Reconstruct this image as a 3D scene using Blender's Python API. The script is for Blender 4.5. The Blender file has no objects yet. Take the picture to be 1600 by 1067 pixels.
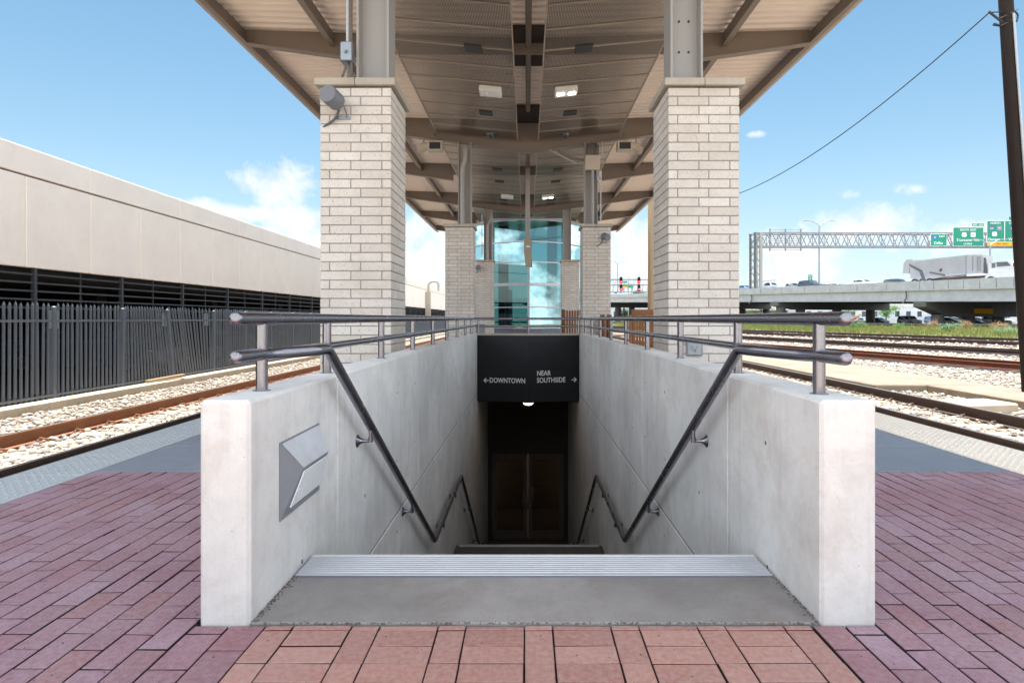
import bpy, math, random
import numpy as np
from mathutils import Vector, Matrix
random.seed(7); rng = np.random.default_rng(7)
S = bpy.context.scene
COL = S.collection
PI = math.pi
F = 930.0; K = F/870.0; EYE = 1.07; CX = -0.03
def Y(d): return d*K                       # measured depth to metres along the platform
def W(px, py, d):                          # a point seen at (px,py) standing d metres ahead
    return Vector((CX+(px-823)*d/F, d, EYE+(498-py)*d/F))

# ------------------------------------------------------------------ materials
def lin(h):
    h = h.lstrip('#'); o = []
    for i in (0, 2, 4):
        c = int(h[i:i+2], 16)/255
        o.append(c/12.92 if c <= .04045 else ((c+.055)/1.055)**2.4)
    return tuple(o)+(1,)
class NT:
    def __init__(s, name):
        s.m = bpy.data.materials.new(name); s.m.use_nodes = True
        s.t = s.m.node_tree; s.t.nodes.clear()
        s.out = s.n('ShaderNodeOutputMaterial')
    def n(s, k, **kw):
        x = s.t.nodes.new(k)
        for a, b in kw.items(): setattr(x, a, b)
        return x
    def l(s, a, b): s.t.links.new(a, b)
    def val(s, node, key, v):
        i = node.inputs[key]
        if hasattr(v, 'is_linked'): s.l(v, i)
        else: i.default_value = v
    def coord(s, kind='Object', scale=(1,1,1)):
        c = s.n('ShaderNodeTexCoord'); m = s.n('ShaderNodeMapping')
        s.l(c.outputs[kind], m.inputs[0]); m.inputs['Scale'].default_value = scale
        return m.outputs[0]
    def pos(s, scale=(1,1,1)):
        c = s.n('ShaderNodeNewGeometry'); m = s.n('ShaderNodeMapping')
        s.l(c.outputs['Position'], m.inputs[0]); m.inputs['Scale'].default_value = scale
        return m.outputs[0]
    def noise(s, v, scale, detail=6, rough=.6, dist=0):
        x = s.n('ShaderNodeTexNoise'); s.l(v, x.inputs['Vector'])
        x.inputs['Scale'].default_value = scale; x.inputs['Detail'].default_value = detail
        x.inputs['Roughness'].default_value = rough; x.inputs['Distortion'].default_value = dist
        return x.outputs[0]
    def ramp(s, f, stops):
        x = s.n('ShaderNodeValToRGB'); s.l(f, x.inputs[0]); e = x.color_ramp.elements
        while len(e) < len(stops): e.new(.5)
        for i, (p, c) in enumerate(stops):
            e[i].position = p; e[i].color = c if len(c) == 4 else tuple(c)+(1,)
        return x.outputs[0]
    def mix(s, f, a, b, mode='MIX'):
        x = s.n('ShaderNodeMix', data_type='RGBA', blend_type=mode)
        s.val(x, 0, f); s.val(x, 6, a); s.val(x, 7, b)
        return x.outputs[2]
    def math(s, op, a, b=0.0, c=None):
        x = s.n('ShaderNodeMath', operation=op); s.val(x, 0, a); s.val(x, 1, b)
        if c is not None: s.val(x, 2, c)
        return x.outputs[0]
    def bump(s, h, strength=.3, dist=.01):
        x = s.n('ShaderNodeBump'); s.l(h, x.inputs['Height'])
        x.inputs['Strength'].default_value = strength; x.inputs['Distance'].default_value = dist
        return x.outputs[0]
    def bsdf(s, color, rough=.6, metal=0, normal=None, spec=.5, coat=0):
        b = s.n('ShaderNodeBsdfPrincipled')
        s.val(b, 'Base Color', color); s.val(b, 'Roughness', rough); s.val(b, 'Metallic', metal)
        b.inputs['Specular IOR Level'].default_value = spec
        b.inputs['Coat Weight'].default_value = coat
        if normal is not None: s.l(normal, b.inputs['Normal'])
        return b.outputs[0]
    def done(s, sh):
        s.l(sh, s.out.inputs[0]); return s.m
def g(v): return (v, v, v, 1)
def sc(c, k): return (min(1, c[0]*k), min(1, c[1]*k), min(1, c[2]*k), 1)

def M_simple(name, col, rough=.5, metal=0, var=.12, scale=3, bump=.1, spec=.5, streak=False, fine=60, coat=0):
    t = NT(name); v = t.pos((1,1,.25) if streak else (1,1,1))
    n1 = t.noise(v, scale, 7, .65); n2 = t.noise(t.pos(), fine, 3, .6)
    c = t.mix(n1, sc(col, 1-var*1.6), sc(col, 1+var*1.6))
    c = t.mix(t.math('MULTIPLY', n2, .25), c, sc(col, .8))
    r = t.math('ADD', t.math('MULTIPLY', n1, .2), rough-.1)
    return t.done(t.bsdf(c, r, metal, t.bump(n2, bump, .003), spec, coat))
def M_emit(name, col, st):
    t = NT(name); e = t.n('ShaderNodeEmission'); e.inputs[0].default_value = col; e.inputs[1].default_value = st
    return t.done(e.outputs[0])

def M_concrete(name, col, stain=.35, grain=1.0, drip=True, rough=.75, warm=(.62, .55, .50)):
    t = NT(name); p = t.pos()
    big = t.noise(p, .8, 8, .68); big2 = t.noise(p, 2.3, 9, .72, .6); med = t.noise(p, 7, 9, .75); fine = t.noise(p, 110, 4, .7)
    dr = t.noise(t.pos((7, 7, .4)), 1.5, 7, .75); dr2 = t.noise(t.pos((26, 26, .9)), 1.2, 5, .7)
    wc = (col[0]*warm[0], col[1]*warm[1], col[2]*warm[2], 1)
    c = t.mix(t.ramp(big, [(.35, g(0)), (.68, g(1))]), sc(col, 1-stain*.45), sc(col, 1.04))
    c = t.mix(t.math('MULTIPLY', t.ramp(big2, [(.50, g(0)), (.66, g(1))]), stain*.75), c, wc)
    c = t.mix(t.math('MULTIPLY', t.ramp(med, [(.50, g(0)), (.68, g(1))]), stain*.6), c, sc(col, .62))
    if drip:
        c = t.mix(t.math('MULTIPLY', t.ramp(dr, [(.50, g(0)), (.70, g(1))]), stain*.6), c, wc)
        c = t.mix(t.math('MULTIPLY', t.ramp(dr2, [(.55, g(0)), (.72, g(1))]), stain*.18), c, sc(col, .75))
    c = t.mix(t.math('MULTIPLY', t.ramp(fine, [(.55, g(0)), (.72, g(1))]), .3*grain), c, sc(col, .5))
    vo = t.n('ShaderNodeTexVoronoi'); t.l(p, vo.inputs['Vector']); vo.inputs['Scale'].default_value = 34
    pit = t.ramp(vo.outputs['Distance'], [(.06, g(1)), (.11, g(0))])
    sel = t.ramp(t.noise(p, 13, 2), [(.58, g(0)), (.62, g(1))])
    pit = t.math('MULTIPLY', pit, sel)
    c = t.mix(t.math('MULTIPLY', pit, .6*grain), c, sc(col, .3))
    h = t.math('SUBTRACT', t.math('ADD', t.math('MULTIPLY', fine, .5), t.math('MULTIPLY', med, .8)), pit)
    return t.done(t.bsdf(c, rough, 0, t.bump(h, .4, .005), .3))

def M_island(name, cols, rough=.8, fleck=None, fleck_amt=.5, fine=140, bump=.4, dist=.004, big=None, spec=.3):
    """colour varies from piece to piece (each loose piece of the mesh)"""
    t = NT(name); p = t.pos(); gm = t.n('ShaderNodeNewGeometry')
    n = len(cols)
    c = t.ramp(gm.outputs['Random Per Island'], [(i/max(1, n-1), x) for i, x in enumerate(cols)])
    f1 = t.noise(p, fine, 5, .75); f2 = t.noise(p, fine*.5, 6, .75)
    c = t.mix(t.ramp(f2, [(.3, g(0)), (.75, g(1))]), t.mix(.7, c, g(.0), 'MIX') if False else c, t.mix(.22, c, (1, 1, 1, 1)))
    if fleck is not None:
        c = t.mix(t.math('MULTIPLY', t.ramp(f1, [(.56, g(0)), (.68, g(1))]), fleck_amt), c, fleck)
    if big is not None:
        c = t.mix(t.math('MULTIPLY', t.ramp(t.noise(p, 1.3, 6, .7), [(.45, g(0)), (.75, g(1))]), .6), c, big)
    h = t.math('ADD', f1, f2)
    return t.done(t.bsdf(c, rough, 0, t.bump(h, bump, dist), spec))

M = {}
M['wall'] = M_concrete('pale_cast_concrete', lin('#e3e1de'), .62, .95)
M['wall_dark'] = M_concrete('grey_stair_shade_concrete', lin('#5d5751'), .5)  # stairwell's darkness with depth put into the concrete colour
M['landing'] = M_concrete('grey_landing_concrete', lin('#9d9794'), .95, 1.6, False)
M['slab'] = M_concrete('blue_grey_paving_concrete', lin('#868b97'), .5, .8, False, .5)
M['deckconc'] = M_concrete('old_cream_concrete', lin('#c9bba6'), .6, 1.2)
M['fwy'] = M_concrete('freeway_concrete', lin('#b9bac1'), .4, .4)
M['gantry'] = M_simple('weathered_grey_gantry_steel', lin('#85878a'), .6, var=.15)
M['deep'] = M_simple('dark_brown_passage_shade', lin('#3d342d'), .8, var=.2)  # deep darkness of the passage put into the colour
M['caulk'] = M_simple('cream_joint_caulk', lin('#fbeedd'), .7, var=.04)
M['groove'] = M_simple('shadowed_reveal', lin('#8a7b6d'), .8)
M['grit'] = M_simple('dark_grit_insert', lin('#7d7f88'), .85, var=.2, fine=200)
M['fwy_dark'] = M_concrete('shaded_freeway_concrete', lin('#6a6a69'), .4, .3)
M['facade'] = M_concrete('beige_precast', lin('#f6ede5'), .10, .2)
M['cap'] = M_concrete('cast_stone_cap', lin('#bcb2a4'), .4, .7)
M['mortar'] = M_simple('grey_mortar', lin('#99918a'), .9, var=.1, fine=200)
M['brick'] = M_island('cream_wire_cut_brick', [lin('#d0c6bc'), lin('#d8cfc6'), lin('#cabfb4'), lin('#ddd5cc'), lin('#d3c9bf'), lin('#d7cdc3')], .85, lin('#7d7166'), .85, 80, .5, .004, lin('#b3a699'))
M['paver_side'] = M_island('sky_sheen_clay_paver', [lin('#8a5d66'), lin('#926875'), lin('#8b6170'), lin('#83565f'), lin('#94707f'), lin('#8c5f70'), lin('#8b585d')], .6, lin('#432e37'), .9, 100, .7, .004, lin('#7a3f42'), .45)  # mauve sky sheen put into the clay colours
M['paver_mid'] = M_island('salmon_clay_paver', [lin('#985f50'), lin('#a36c5c'), lin('#915848'), lin('#9c6657'), lin('#a87362')], .72, lin('#5f3e36'), .75, 100, .5, .004, lin('#a98a84'))
M['joint'] = M_simple('dark_joint_sand', lin('#33262a'), .95, var=.3, fine=150)
M['stone'] = M_island('ballast_stone', [lin('#bbaf9f'), lin('#a3978a'), lin('#cabdae'), lin('#85796d'), lin('#b5a592'), lin('#aa9c8d'), lin('#6a6057')], .9, lin('#8b8075'), .3, 60, .3, .01)
def _ballast():
    t = NT('ballast_bed'); p = t.pos()
    vo = t.n('ShaderNodeTexVoronoi'); t.l(p, vo.inputs['Vector']); vo.inputs['Scale'].default_value = 17
    vd = t.n('ShaderNodeTexVoronoi', feature='DISTANCE_TO_EDGE'); t.l(p, vd.inputs['Vector']); vd.inputs['Scale'].default_value = 17
    sep = t.n('ShaderNodeSeparateColor'); t.l(vo.outputs['Color'], sep.inputs[0])
    c = t.ramp(sep.outputs[0], [(0, lin('#7d7469')), (.35, lin('#a3988b')), (.7, lin('#b3a798')), (1, lin('#6d645a'))])
    c = t.mix(t.ramp(t.noise(p, .5, 5), [(.4, g(0)), (.7, g(1))]), c, t.mix(.5, c, lin('#bfae98')))
    c = t.mix(t.ramp(vd.outputs['Distance'], [(0, g(1)), (.12, g(0))]), c, lin('#5e564e'))
    return t.done(t.bsdf(c, .95, 0, t.bump(t.ramp(vd.outputs['Distance'], [(0, g(0)), (.35, g(1))]), .8, .03), .2))
M['ballast'] = _ballast()
def _dirt():
    t = NT('dry_dirt'); p = t.pos()
    n = t.noise(p, .12, 9, .7); n2 = t.noise(p, 6, 6, .7)
    c = t.ramp(n, [(.3, lin('#a89b86')), (.5, lin('#b6a992')), (.62, lin('#8f8f62')), (.75, lin('#75803f'))])
    c = t.mix(t.math('MULTIPLY', n2, .4), c, lin('#8b7f6c'))
    return t.done(t.bsdf(c, .95, 0, t.bump(n2, .5, .05), .2))
M['dirt'] = _dirt()
M['turf'] = M_simple('weedy_turf_soil', lin('#6a6f3c'), .95, var=.3, scale=.8, fine=12)
M['asphalt'] = M_simple('grey_road', lin('#6d6c6b'), .9, var=.1, scale=1)
M['tactile'] = M_simple('pale_tactile_tile', lin('#aab0b4'), .7, var=.07, scale=2, fine=90, bump=.15)
M['tactile_sunlit'] = M_simple('sunlit_tactile_tile', lin('#f1e4d3'), .7, var=.06, scale=2, fine=90, bump=.15)  # sunlight on this strip put into the tile colour
def _steel(name, col, rough):
    t = NT(name); v = t.pos((1, 1, 1)); n = t.noise(v, 3, 6, .7); n2 = t.noise(t.pos((40, 40, 40)), 8, 3)
    c = t.mix(n, sc(col, .85), sc(col, 1.1))
    r = t.math('ADD', t.math('MULTIPLY', n, .16), rough-.06)
    return t.done(t.bsdf(c, r, 1.0, t.bump(n2, .04, .002)))
M['stainless'] = _steel('brushed_stainless', lin('#94929a'), .24)
M['alu'] = M_simple('ribbed_aluminium', lin('#cfd0d6'), .42, metal=.55, var=.1, scale=5, fine=120)
M['galv'] = _steel('galvanised_steel', lin('#9aa0a6'), .45)
M['col'] = M_simple('grey_painted_steel', lin('#a5a19e'), .45, var=.06, scale=2, streak=True)
M['taupe'] = M_simple('taupe_painted_steel', lin('#7f7269'), .5, var=.07, scale=2)
M['taupe_lt'] = M_simple('light_taupe_trim', lin('#ab9d8e'), .5, var=.07, scale=2)
M['deck'] = M_simple('tan_metal_deck', lin('#f2e4d9'), .5, var=.05, scale=1.5)
M['roof'] = M_simple('pale_roof_sheet', lin('#c9c5be'), .6)
def _perf():
    t = NT('perforated_taupe_sheet'); tc = t.n('ShaderNodeTexCoord')
    sp = t.n('ShaderNodeSeparateXYZ'); t.l(tc.outputs['Object'], sp.inputs[0])
    a = t.math('FRACT', t.math('MULTIPLY', sp.outputs[0], 42.0)); b = t.math('FRACT', t.math('MULTIPLY', sp.outputs[1], 42.0))
    a = t.math('POWER', t.math('SUBTRACT', a, .5), 2.0); b = t.math('POWER', t.math('SUBTRACT', b, .5), 2.0)
    hole = t.math('LESS_THAN', t.math('ADD', a, b), .115)
    n = t.noise(t.pos(), 1.2, 6, .6)
    c = t.mix(n, lin('#4f4640'), lin('#695e55'))
    bs = t.bsdf(c, t.math('ADD', t.math('MULTIPLY', n, .25), .22), .35, None, .6)
    tr = t.n('ShaderNodeBsdfTransparent'); mx = t.n('ShaderNodeMixShader')
    t.l(hole, mx.inputs[0]); t.l(bs, mx.inputs[1]); t.l(tr.outputs[0], mx.inputs[2])
    return t.done(mx.outputs[0])
M['perf'] = _perf()
M['dark'] = M_simple('dark_charcoal_paint', lin('#2e2f33'), .6, var=.1)
M['void'] = M_simple('black_and_garage_shade', lin('#161616'), .9, var=.1)  # garage interior's darkness put into the colour; also black signal parts
M['black_panel'] = M_simple('satin_black_panel', lin('#1b1b1f'), .38, var=.05, spec=.4, bump=.03)
M['white'] = M_simple('white_letter_paint', lin('#f2f2f2'), .5, var=.02)
M['white_paint'] = M_simple('white_enamel', lin('#e9e9e7'), .4, var=.06, coat=.3)
M['fence'] = M_simple('slate_grey_fence_paint', lin('#5e656f'), .5, var=.08, scale=4)
M['louver'] = M_simple('charcoal_screen_paint', lin('#3c3f45'), .55, var=.08)
M['rust'] = M_simple('rusty_rail_steel', lin('#8a5a3c'), .7, metal=.15, var=.25, scale=5, fine=70, bump=.3)
M['rust_dk'] = M_simple('dark_rusty_rail', lin('#46342c'), .7, metal=.1, var=.25, scale=4, fine=70, bump=.3)
M['rust_red'] = M_simple('red_rust_rail', lin('#74402a'), .75, metal=.1, var=.25, scale=4, fine=70, bump=.3)
M['railhead'] = _steel('worn_rail_head', lin('#b9b4ae'), .3)
M['clip'] = M_simple('red_rust_clip', lin('#87604c'), .8, var=.3, scale=20)
M['clip_gr'] = M_simple('grey_rust_clip', lin('#6d635b'), .8, var=.3, scale=20)
M['tie'] = M_concrete('pale_concrete_sleeper', lin('#c4b29c'), .5, 1, False)
M['rubber'] = M_simple('black_rubber', lin('#222222'), .8, var=.1)
M['grey_box'] = M_simple('grey_cast_box', lin('#85878c'), .5, var=.1, scale=8)
M['dusty_lit_cast'] = M_concrete('dusty_lit_hood_top', lin('#c9ccd1'), .5, .6, False, .6)
M['lamp_can'] = M_simple('dark_grey_lamp_can', lin('#74767d'), .45, var=.08)
M['beige_plastic'] = M_simple('beige_plastic', lin('#c0b3a4'), .5, var=.05)
M['conduit_white'] = M_simple('pale_conduit', lin('#b9bcc0'), .45, metal=.3, var=.06)
M['cable'] = M_simple('grey_flex_cable', lin('#5f5f63'), .6, var=.05)
M['frame_alu'] = M_simple('silver_mullion', lin('#b9bcc2'), .35, metal=.5, var=.04)
M['cream_int'] = M_simple('cream_interior', lin('#d8ceb2'), .7, var=.05)
M['dark_int'] = M_simple('dark_teal_interior', lin('#1d3b40'), .7, var=.1)
def _glass(name, tint, refl, tr=.9):
    t = NT(name); gl = t.n('ShaderNodeBsdfGlossy'); gl.inputs['Roughness'].default_value = .015
    gl.inputs[0].default_value = (.66, .90, .93, 1)
    n = t.noise(t.pos(), .7, 2); t.l(t.bump(n, .05, .02), gl.inputs['Normal'])
    tp = t.n('ShaderNodeBsdfTransparent'); tp.inputs[0].default_value = tint
    fr = t.n('ShaderNodeLayerWeight'); fr.inputs[0].default_value = .35
    mx = t.n('ShaderNodeMixShader')
    t.l(t.math('ADD', t.math('MULTIPLY', fr.outputs['Fresnel'], .6), refl), mx.inputs[0])
    t.l(tp.outputs[0], mx.inputs[1]); t.l(gl.outputs[0], mx.inputs[2])
    return t.done(mx.outputs[0])
M['glass'] = _glass('teal_tinted_glass', (.25, .50, .52, 1), .20)
M['carglass'] = M_simple('dark_car_glass', lin('#33414a'), .08, var=.05, spec=.9, bump=0)
M['doorglass'] = _glass('dim_door_glass', (.5, .42, .36, 1), .05)
M['lens'] = M_simple('frosted_lens', lin('#eef1f3'), .25, var=.03)
M['led'] = M_emit('lit_led', (1, .96, .88, 1), 6)
M['dome_lit'] = M_emit('lit_dome', (1, .72, .36, 1), 2.2)
M['red_lit'] = M_emit('lit_red_signal', (1, .05, .06, 1), 2.5)
def _wood(name, a, b, sx=(1, 1, .12)):
    t = NT(name); n = t.noise(t.pos(sx), 14, 6, .7, .6); gm = t.n('ShaderNodeNewGeometry')
    c = t.mix(n, a, b); c = t.mix(t.math('MULTIPLY', gm.outputs['Random Per Island'], .55), c, sc(a, .55))
    return t.done(t.bsdf(c, .8, 0, t.bump(n, .4, .004), .3))
M['wood'] = _wood('weathered_red_brown_wood', lin('#7a4f36'), lin('#a0714f'))
M['pole_dark'] = _wood('creosoted_pole_wood', lin('#1c1513'), lin('#3d302a'), (1, 1, .06))
M['pole_tan'] = _wood('tan_pole_wood', lin('#ac9273'), lin('#c6af90'), (1, 1, .06))
M['green'] = M_simple('green_road_sign', lin('#0f8a6c'), .45, var=.03)
M['yellow'] = M_simple('yellow_sign_panel', lin('#f0ac22'), .45, var=.03)
M['blue'] = M_simple('blue_shield', lin('#2c6fd0'), .45, var=.03)
M['red'] = M_simple('red_shield_band', lin('#b83a3a'), .45, var=.03)
M['black'] = M_simple('black_letter_paint', lin('#141414'), .5, var=.02)
M['walkway'] = M_concrete('buff_walkway_concrete', lin('#978a79'), .6, 1.2)
M['bed'] = M_simple('oil_stained_ballast', lin('#2c2420'), .95, var=.3, scale=4, fine=30)
M['truck_white'] = M_simple('dusty_white_truck_paint', lin('#cfcfcf'), .4, var=.08, coat=.3)
M['trailer'] = M_simple('scuffed_white_trailer', lin('#a6a6aa'), .45, var=.16, scale=.8, streak=True)
M['dirty'] = M_simple('dirty_chassis', lin('#5b4d44'), .8, var=.25)
M['bark'] = M_simple('grey_bark', lin('#5d5046'), .9, var=.25, scale=6)
def _leaf(name, a, b):
    t = NT(name); gm = t.n('ShaderNodeNewGeometry')
    c = t.mix(gm.outputs['Random Per Island'], a, b)
    bs = t.bsdf(c, .6, 0, None, .3); tl = t.n('ShaderNodeBsdfTranslucent'); t.l(c, tl.inputs[0])
    mx = t.n('ShaderNodeMixShader'); mx.inputs[0].default_value = .35
    t.l(bs, mx.inputs[1]); t.l(tl.outputs[0], mx.inputs[2]); return t.done(mx.outputs[0])
M['grass'] = _leaf('grass_blade', lin('#5b6a34'), lin('#98965c'))
M['leaf'] = _leaf('shrub_leaf', lin('#3f6a30'), lin('#6f9a4a'))
M['leaf_pale'] = _leaf('pale_shrub_leaf', lin('#57764e'), lin('#86a177'))
M['tuft_brown'] = _leaf('dry_weed', lin('#8a6b4e'), lin('#a98f68'))
M['bldg'] = M_simple('white_building_wall', lin('#d9dbdc'), .7, var=.05)
M['brickred'] = M_simple('rubble_brick', lin('#a57a62'), .9, var=.25)
def paint(n, h): return M_simple(n, lin(h), .3, var=.03, coat=.6, bump=0)
PAINT = {k: paint(k+'_car_paint', v) for k, v in dict(white='#c9ccd0', black='#1d2026', navy='#2c3b50', silver='#a9aeb4', maroon='#6a2f2f', grey='#6b7178', blue='#5f86a6').items()}

# ------------------------------------------------------------------ geometry helper
class MB:
    def __init__(s): s.v = []; s.f = []; s.mi = []; s.mats = []; s.cur = 0
    def use(s, m):
        if m not in s.mats: s.mats.append(m)
        s.cur = s.mats.index(m); return s
    def add(s, vs, fs):
        o = len(s.v); s.v += [tuple(x) for x in vs]
        for q in fs: s.f.append([i+o for i in q]); s.mi.append(s.cur)
        return s
    def box(s, x0, x1, y0, y1, z0, z1, ch=0, Mx=None):
        if ch <= 0:
            vs = [(x, y, z) for z in (z0, z1) for y in (y0, y1) for x in (x0, x1)]
            fs = [(0, 2, 3, 1), (4, 5, 7, 6), (0, 1, 5, 4), (2, 6, 7, 3), (0, 4, 6, 2), (1, 3, 7, 5)]
        else:
            # chamfered box: three rings of verts per corner
            vs = []; idx = {}
            X = (x0, x1); Yv = (y0, y1); Z = (z0, z1); sg = (1, -1)
            for k in (0, 1):
                for j in (0, 1):
                    for i in (0, 1):
                        dx, dy, dz = sg[i]*ch, sg[j]*ch, sg[k]*ch
                        idx[i, j, k, 0] = len(vs); vs.append((X[i], Yv[j]+dy, Z[k]+dz))
                        idx[i, j, k, 1] = len(vs); vs.append((X[i]+dx, Yv[j], Z[k]+dz))
                        idx[i, j, k, 2] = len(vs); vs.append((X[i]+dx, Yv[j]+dy, Z[k]))
            fs = []
            for i in (0, 1):
                fs.append([idx[i, a, b, 0] for a, b in ((0, 0), (1, 0), (1, 1), (0, 1))][::(1 if i else -1)])
                fs.append([idx[a, i, b, 1] for a, b in ((0, 0), (0, 1), (1, 1), (1, 0))][::(1 if i else -1)])
                fs.append([idx[a, b, i, 2] for a, b in ((0, 0), (1, 0), (1, 1), (0, 1))][::(1 if i else -1)])
            for a in (0, 1):
                for b in (0, 1):
                    fs.append([idx[a, b, 0, 0], idx[a, b, 1, 0], idx[a, b, 1, 1], idx[a, b, 0, 1]][::(1 if a != b else -1)])
                    fs.append([idx[a, 0, b, 0], idx[a, 1, b, 0], idx[a, 1, b, 2], idx[a, 0, b, 2]][::(-1 if a != b else 1)])
                    fs.append([idx[0, a, b, 1], idx[1, a, b, 1], idx[1, a, b, 2], idx[0, a, b, 2]][::(1 if a != b else -1)])
            for i in (0, 1):
                for j in (0, 1):
                    for k in (0, 1):
                        t = [idx[i, j, k, q] for q in range(3)]
                        fs.append(t if (i+j+k) % 2 else t[::-1])
        if Mx is not None: vs = [Mx @ Vector(v) for v in vs]
        return s.add(vs, fs)
    def prism(s, poly, axis, a, b):
        """poly: list of 2-D points; axis 'x','y','z' extruded from a to b"""
        n = len(poly)
        def P(u, v, w):
            return (w, u, v) if axis == 'x' else ((u, w, v) if axis == 'y' else (u, v, w))
        vs = [P(u, v, a) for u, v in poly]+[P(u, v, b) for u, v in poly]
        fs = [list(range(n))[::-1], list(range(n, 2*n))]+[[i, (i+1) % n, n+(i+1) % n, n+i] for i in range(n)]
        return s.add(vs, fs)
    def slab(s, pts, off):
        """3-D polygon pts thickened by vector off"""
        n = len(pts); off = Vector(off)
        vs = [Vector(p) for p in pts]; vs = vs+[p+off for p in vs]
        fs = [list(range(n))[::-1], list(range(n, 2*n))]+[[i, (i+1) % n, n+(i+1) % n, n+i] for i in range(n)]
        return s.add(vs, fs)
    def bar(s, p, q, w, h=None, up=(0, 0, 1)):
        h = h or w; p = Vector(p); q = Vector(q); d = (q-p).normalized(); up = Vector(up)
        if abs(d.dot(up)) > .98: up = Vector((0, 1, 0))
        a = d.cross(up).normalized()*w/2; b = a.cross(d).normalized()*h/2
        vs = [p-a-b, p+a-b, p+a+b, p-a+b, q-a-b, q+a-b, q+a+b, q-a+b]
        return s.add(vs, [(3, 2, 1, 0), (4, 5, 6, 7), (0, 1, 5, 4), (1, 2, 6, 5), (2, 3, 7, 6), (3, 0, 4, 7)])
    def tube(s, path, r, n=12, cap=True, round_end=(False, False)):
        P = [Vector(p) for p in path]; R = r if isinstance(r, (list, tuple)) else [r]*len(P)
        if round_end[1]:
            d = (P[-1]-P[-2]).normalized(); p = P[-1]; rr = R[-1]
            P = P+[p+d*rr*math.sin(a) for a in (.35, .7, 1.05, 1.3, 1.5)]; R = list(R)+[rr*math.cos(a) for a in (.35, .7, 1.05, 1.3, 1.5)]
        if round_end[0]:
            d = (P[0]-P[1]).normalized(); p = P[0]; rr = R[0]
            P = [p+d*rr*math.sin(a) for a in (1.5, 1.3, 1.05, .7, .35)]+P; R = [rr*math.cos(a) for a in (1.5, 1.3, 1.05, .7, .35)]+list(R)
        T = []
        for i in range(len(P)):
            a = (P[i]-P[i-1]).normalized() if i else None
            b = (P[i+1]-P[i]).normalized() if i < len(P)-1 else None
            T.append(((a or b)+(b or a)).normalized())
        u = T[0].orthogonal().normalized(); vs = []
        for i, p in enumerate(P):
            u = (u-T[i]*u.dot(T[i])).normalized(); w = T[i].cross(u)
            k = 1.0
            if 0 < i < len(P)-1:
                c = T[i].dot((P[i+1]-P[i]).normalized()); k = 1
            for j in range(n):
                a = 2*PI*j/n; vs.append(p+(u*math.cos(a)+w*math.sin(a))*R[i]*k)
        fs = []
        for i in range(len(P)-1):
            for j in range(n):
                fs.append((i*n+j, i*n+(j+1) % n, (i+1)*n+(j+1) % n, (i+1)*n+j))
        if cap: fs.append(list(range(n))[::-1]); fs.append([(len(P)-1)*n+j for j in range(n)])
        return s.add(vs, fs)
    def build(s, name, mat=None, parent=None, smooth=35):
        me = bpy.data.meshes.new(name)
        off = Vector((0, 0, 0)); q = parent
        while q is not None: off += q.location; q = q.parent
        me.from_pydata([(v[0]-off.x, v[1]-off.y, v[2]-off.z) for v in s.v], [], s.f)
        mats = s.mats if s.mats else [mat]
        for m in mats: me.materials.append(m)
        if s.mats: me.polygons.foreach_set('material_index', s.mi)
        me.update()
        if smooth:
            me.polygons.foreach_set('use_smooth', [True]*len(me.polygons)); me.set_sharp_from_angle(angle=math.radians(smooth))
        o = bpy.data.objects.new(name, me); COL.objects.link(o)
        if parent is not None: o.parent = parent
        return o
def fillet(pts, r, n=5):
    """round the corners of a polyline"""
    P = [Vector(p) for p in pts]; out = [P[0]]
    for i in range(1, len(P)-1):
        a, b, c = P[i-1], P[i], P[i+1]; u = (a-b); w = (c-b)
        k = min(r, u.length*.45, w.length*.45); p0 = b+u.normalized()*k; p1 = b+w.normalized()*k
        for j in range(n+1):
            t = j/n; out.append((1-t)**2*p0+2*t*(1-t)*b+t*t*p1)
    out.append(P[-1]); return out
def tag(o, label=None, cat=None, group=None, kind=None):
    if label: o['label'] = label
    if cat: o['category'] = cat
    if group: o['group'] = group
    if kind: o['kind'] = kind
    return o
def thing(name, loc, label, cat, group=None):
    o = bpy.data.objects.new(name, None); o.empty_display_size = .2; COL.objects.link(o); o.location = loc
    return tag(o, label, cat, group)
def kids(o): return [c for c in bpy.data.objects if c.parent == o]
def dup(o, loc, label, rotz=None, mats=None):
    r = o.copy(); COL.objects.link(r); r.location = loc; r['label'] = label
    if rotz is not None: r.rotation_euler = (0, 0, rotz)
    for c in kids(o):
        d = c.copy(); COL.objects.link(d); d.parent = r
        for e in kids(c):
            h = e.copy(); COL.objects.link(h); h.parent = d
    return r
def struct(mb, name, mat=None, smooth=35):
    return tag(mb.build(name, mat, None, smooth), kind='structure')
def text_mesh(txt, size, mat, Mx, name, parent, ext=.004, align='CENTER', bold=0.0, sx=1.0):
    cu = bpy.data.curves.new(name, 'FONT'); cu.body = txt; cu.size = size; cu.extrude = ext
    cu.align_x = align; cu.align_y = 'CENTER'; cu.offset = bold; cu.resolution_u = 3
    ob = bpy.data.objects.new(name, cu); COL.objects.link(ob)
    dg = bpy.context.evaluated_depsgraph_get(); me = bpy.data.meshes.new_from_object(ob.evaluated_get(dg))
    bpy.data.objects.remove(ob); bpy.data.curves.remove(cu)
    off = Vector((0, 0, 0)); q = parent
    while q is not None: off += q.location; q = q.parent
    me.transform(Matrix.Translation(-off) @ Mx @ Matrix.Diagonal((sx, 1, 1, 1)))
    me.materials.clear(); me.materials.append(mat)
    o = bpy.data.objects.new(name, me); COL.objects.link(o); o.parent = parent
    return o
def facing(p, ang=0.0):
    """text matrix: upright, facing -Y, turned by ang about Z"""
    return Matrix.Translation(p) @ Matrix.Rotation(ang, 4, 'Z') @ Matrix.Rotation(PI/2, 4, 'X')
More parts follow.
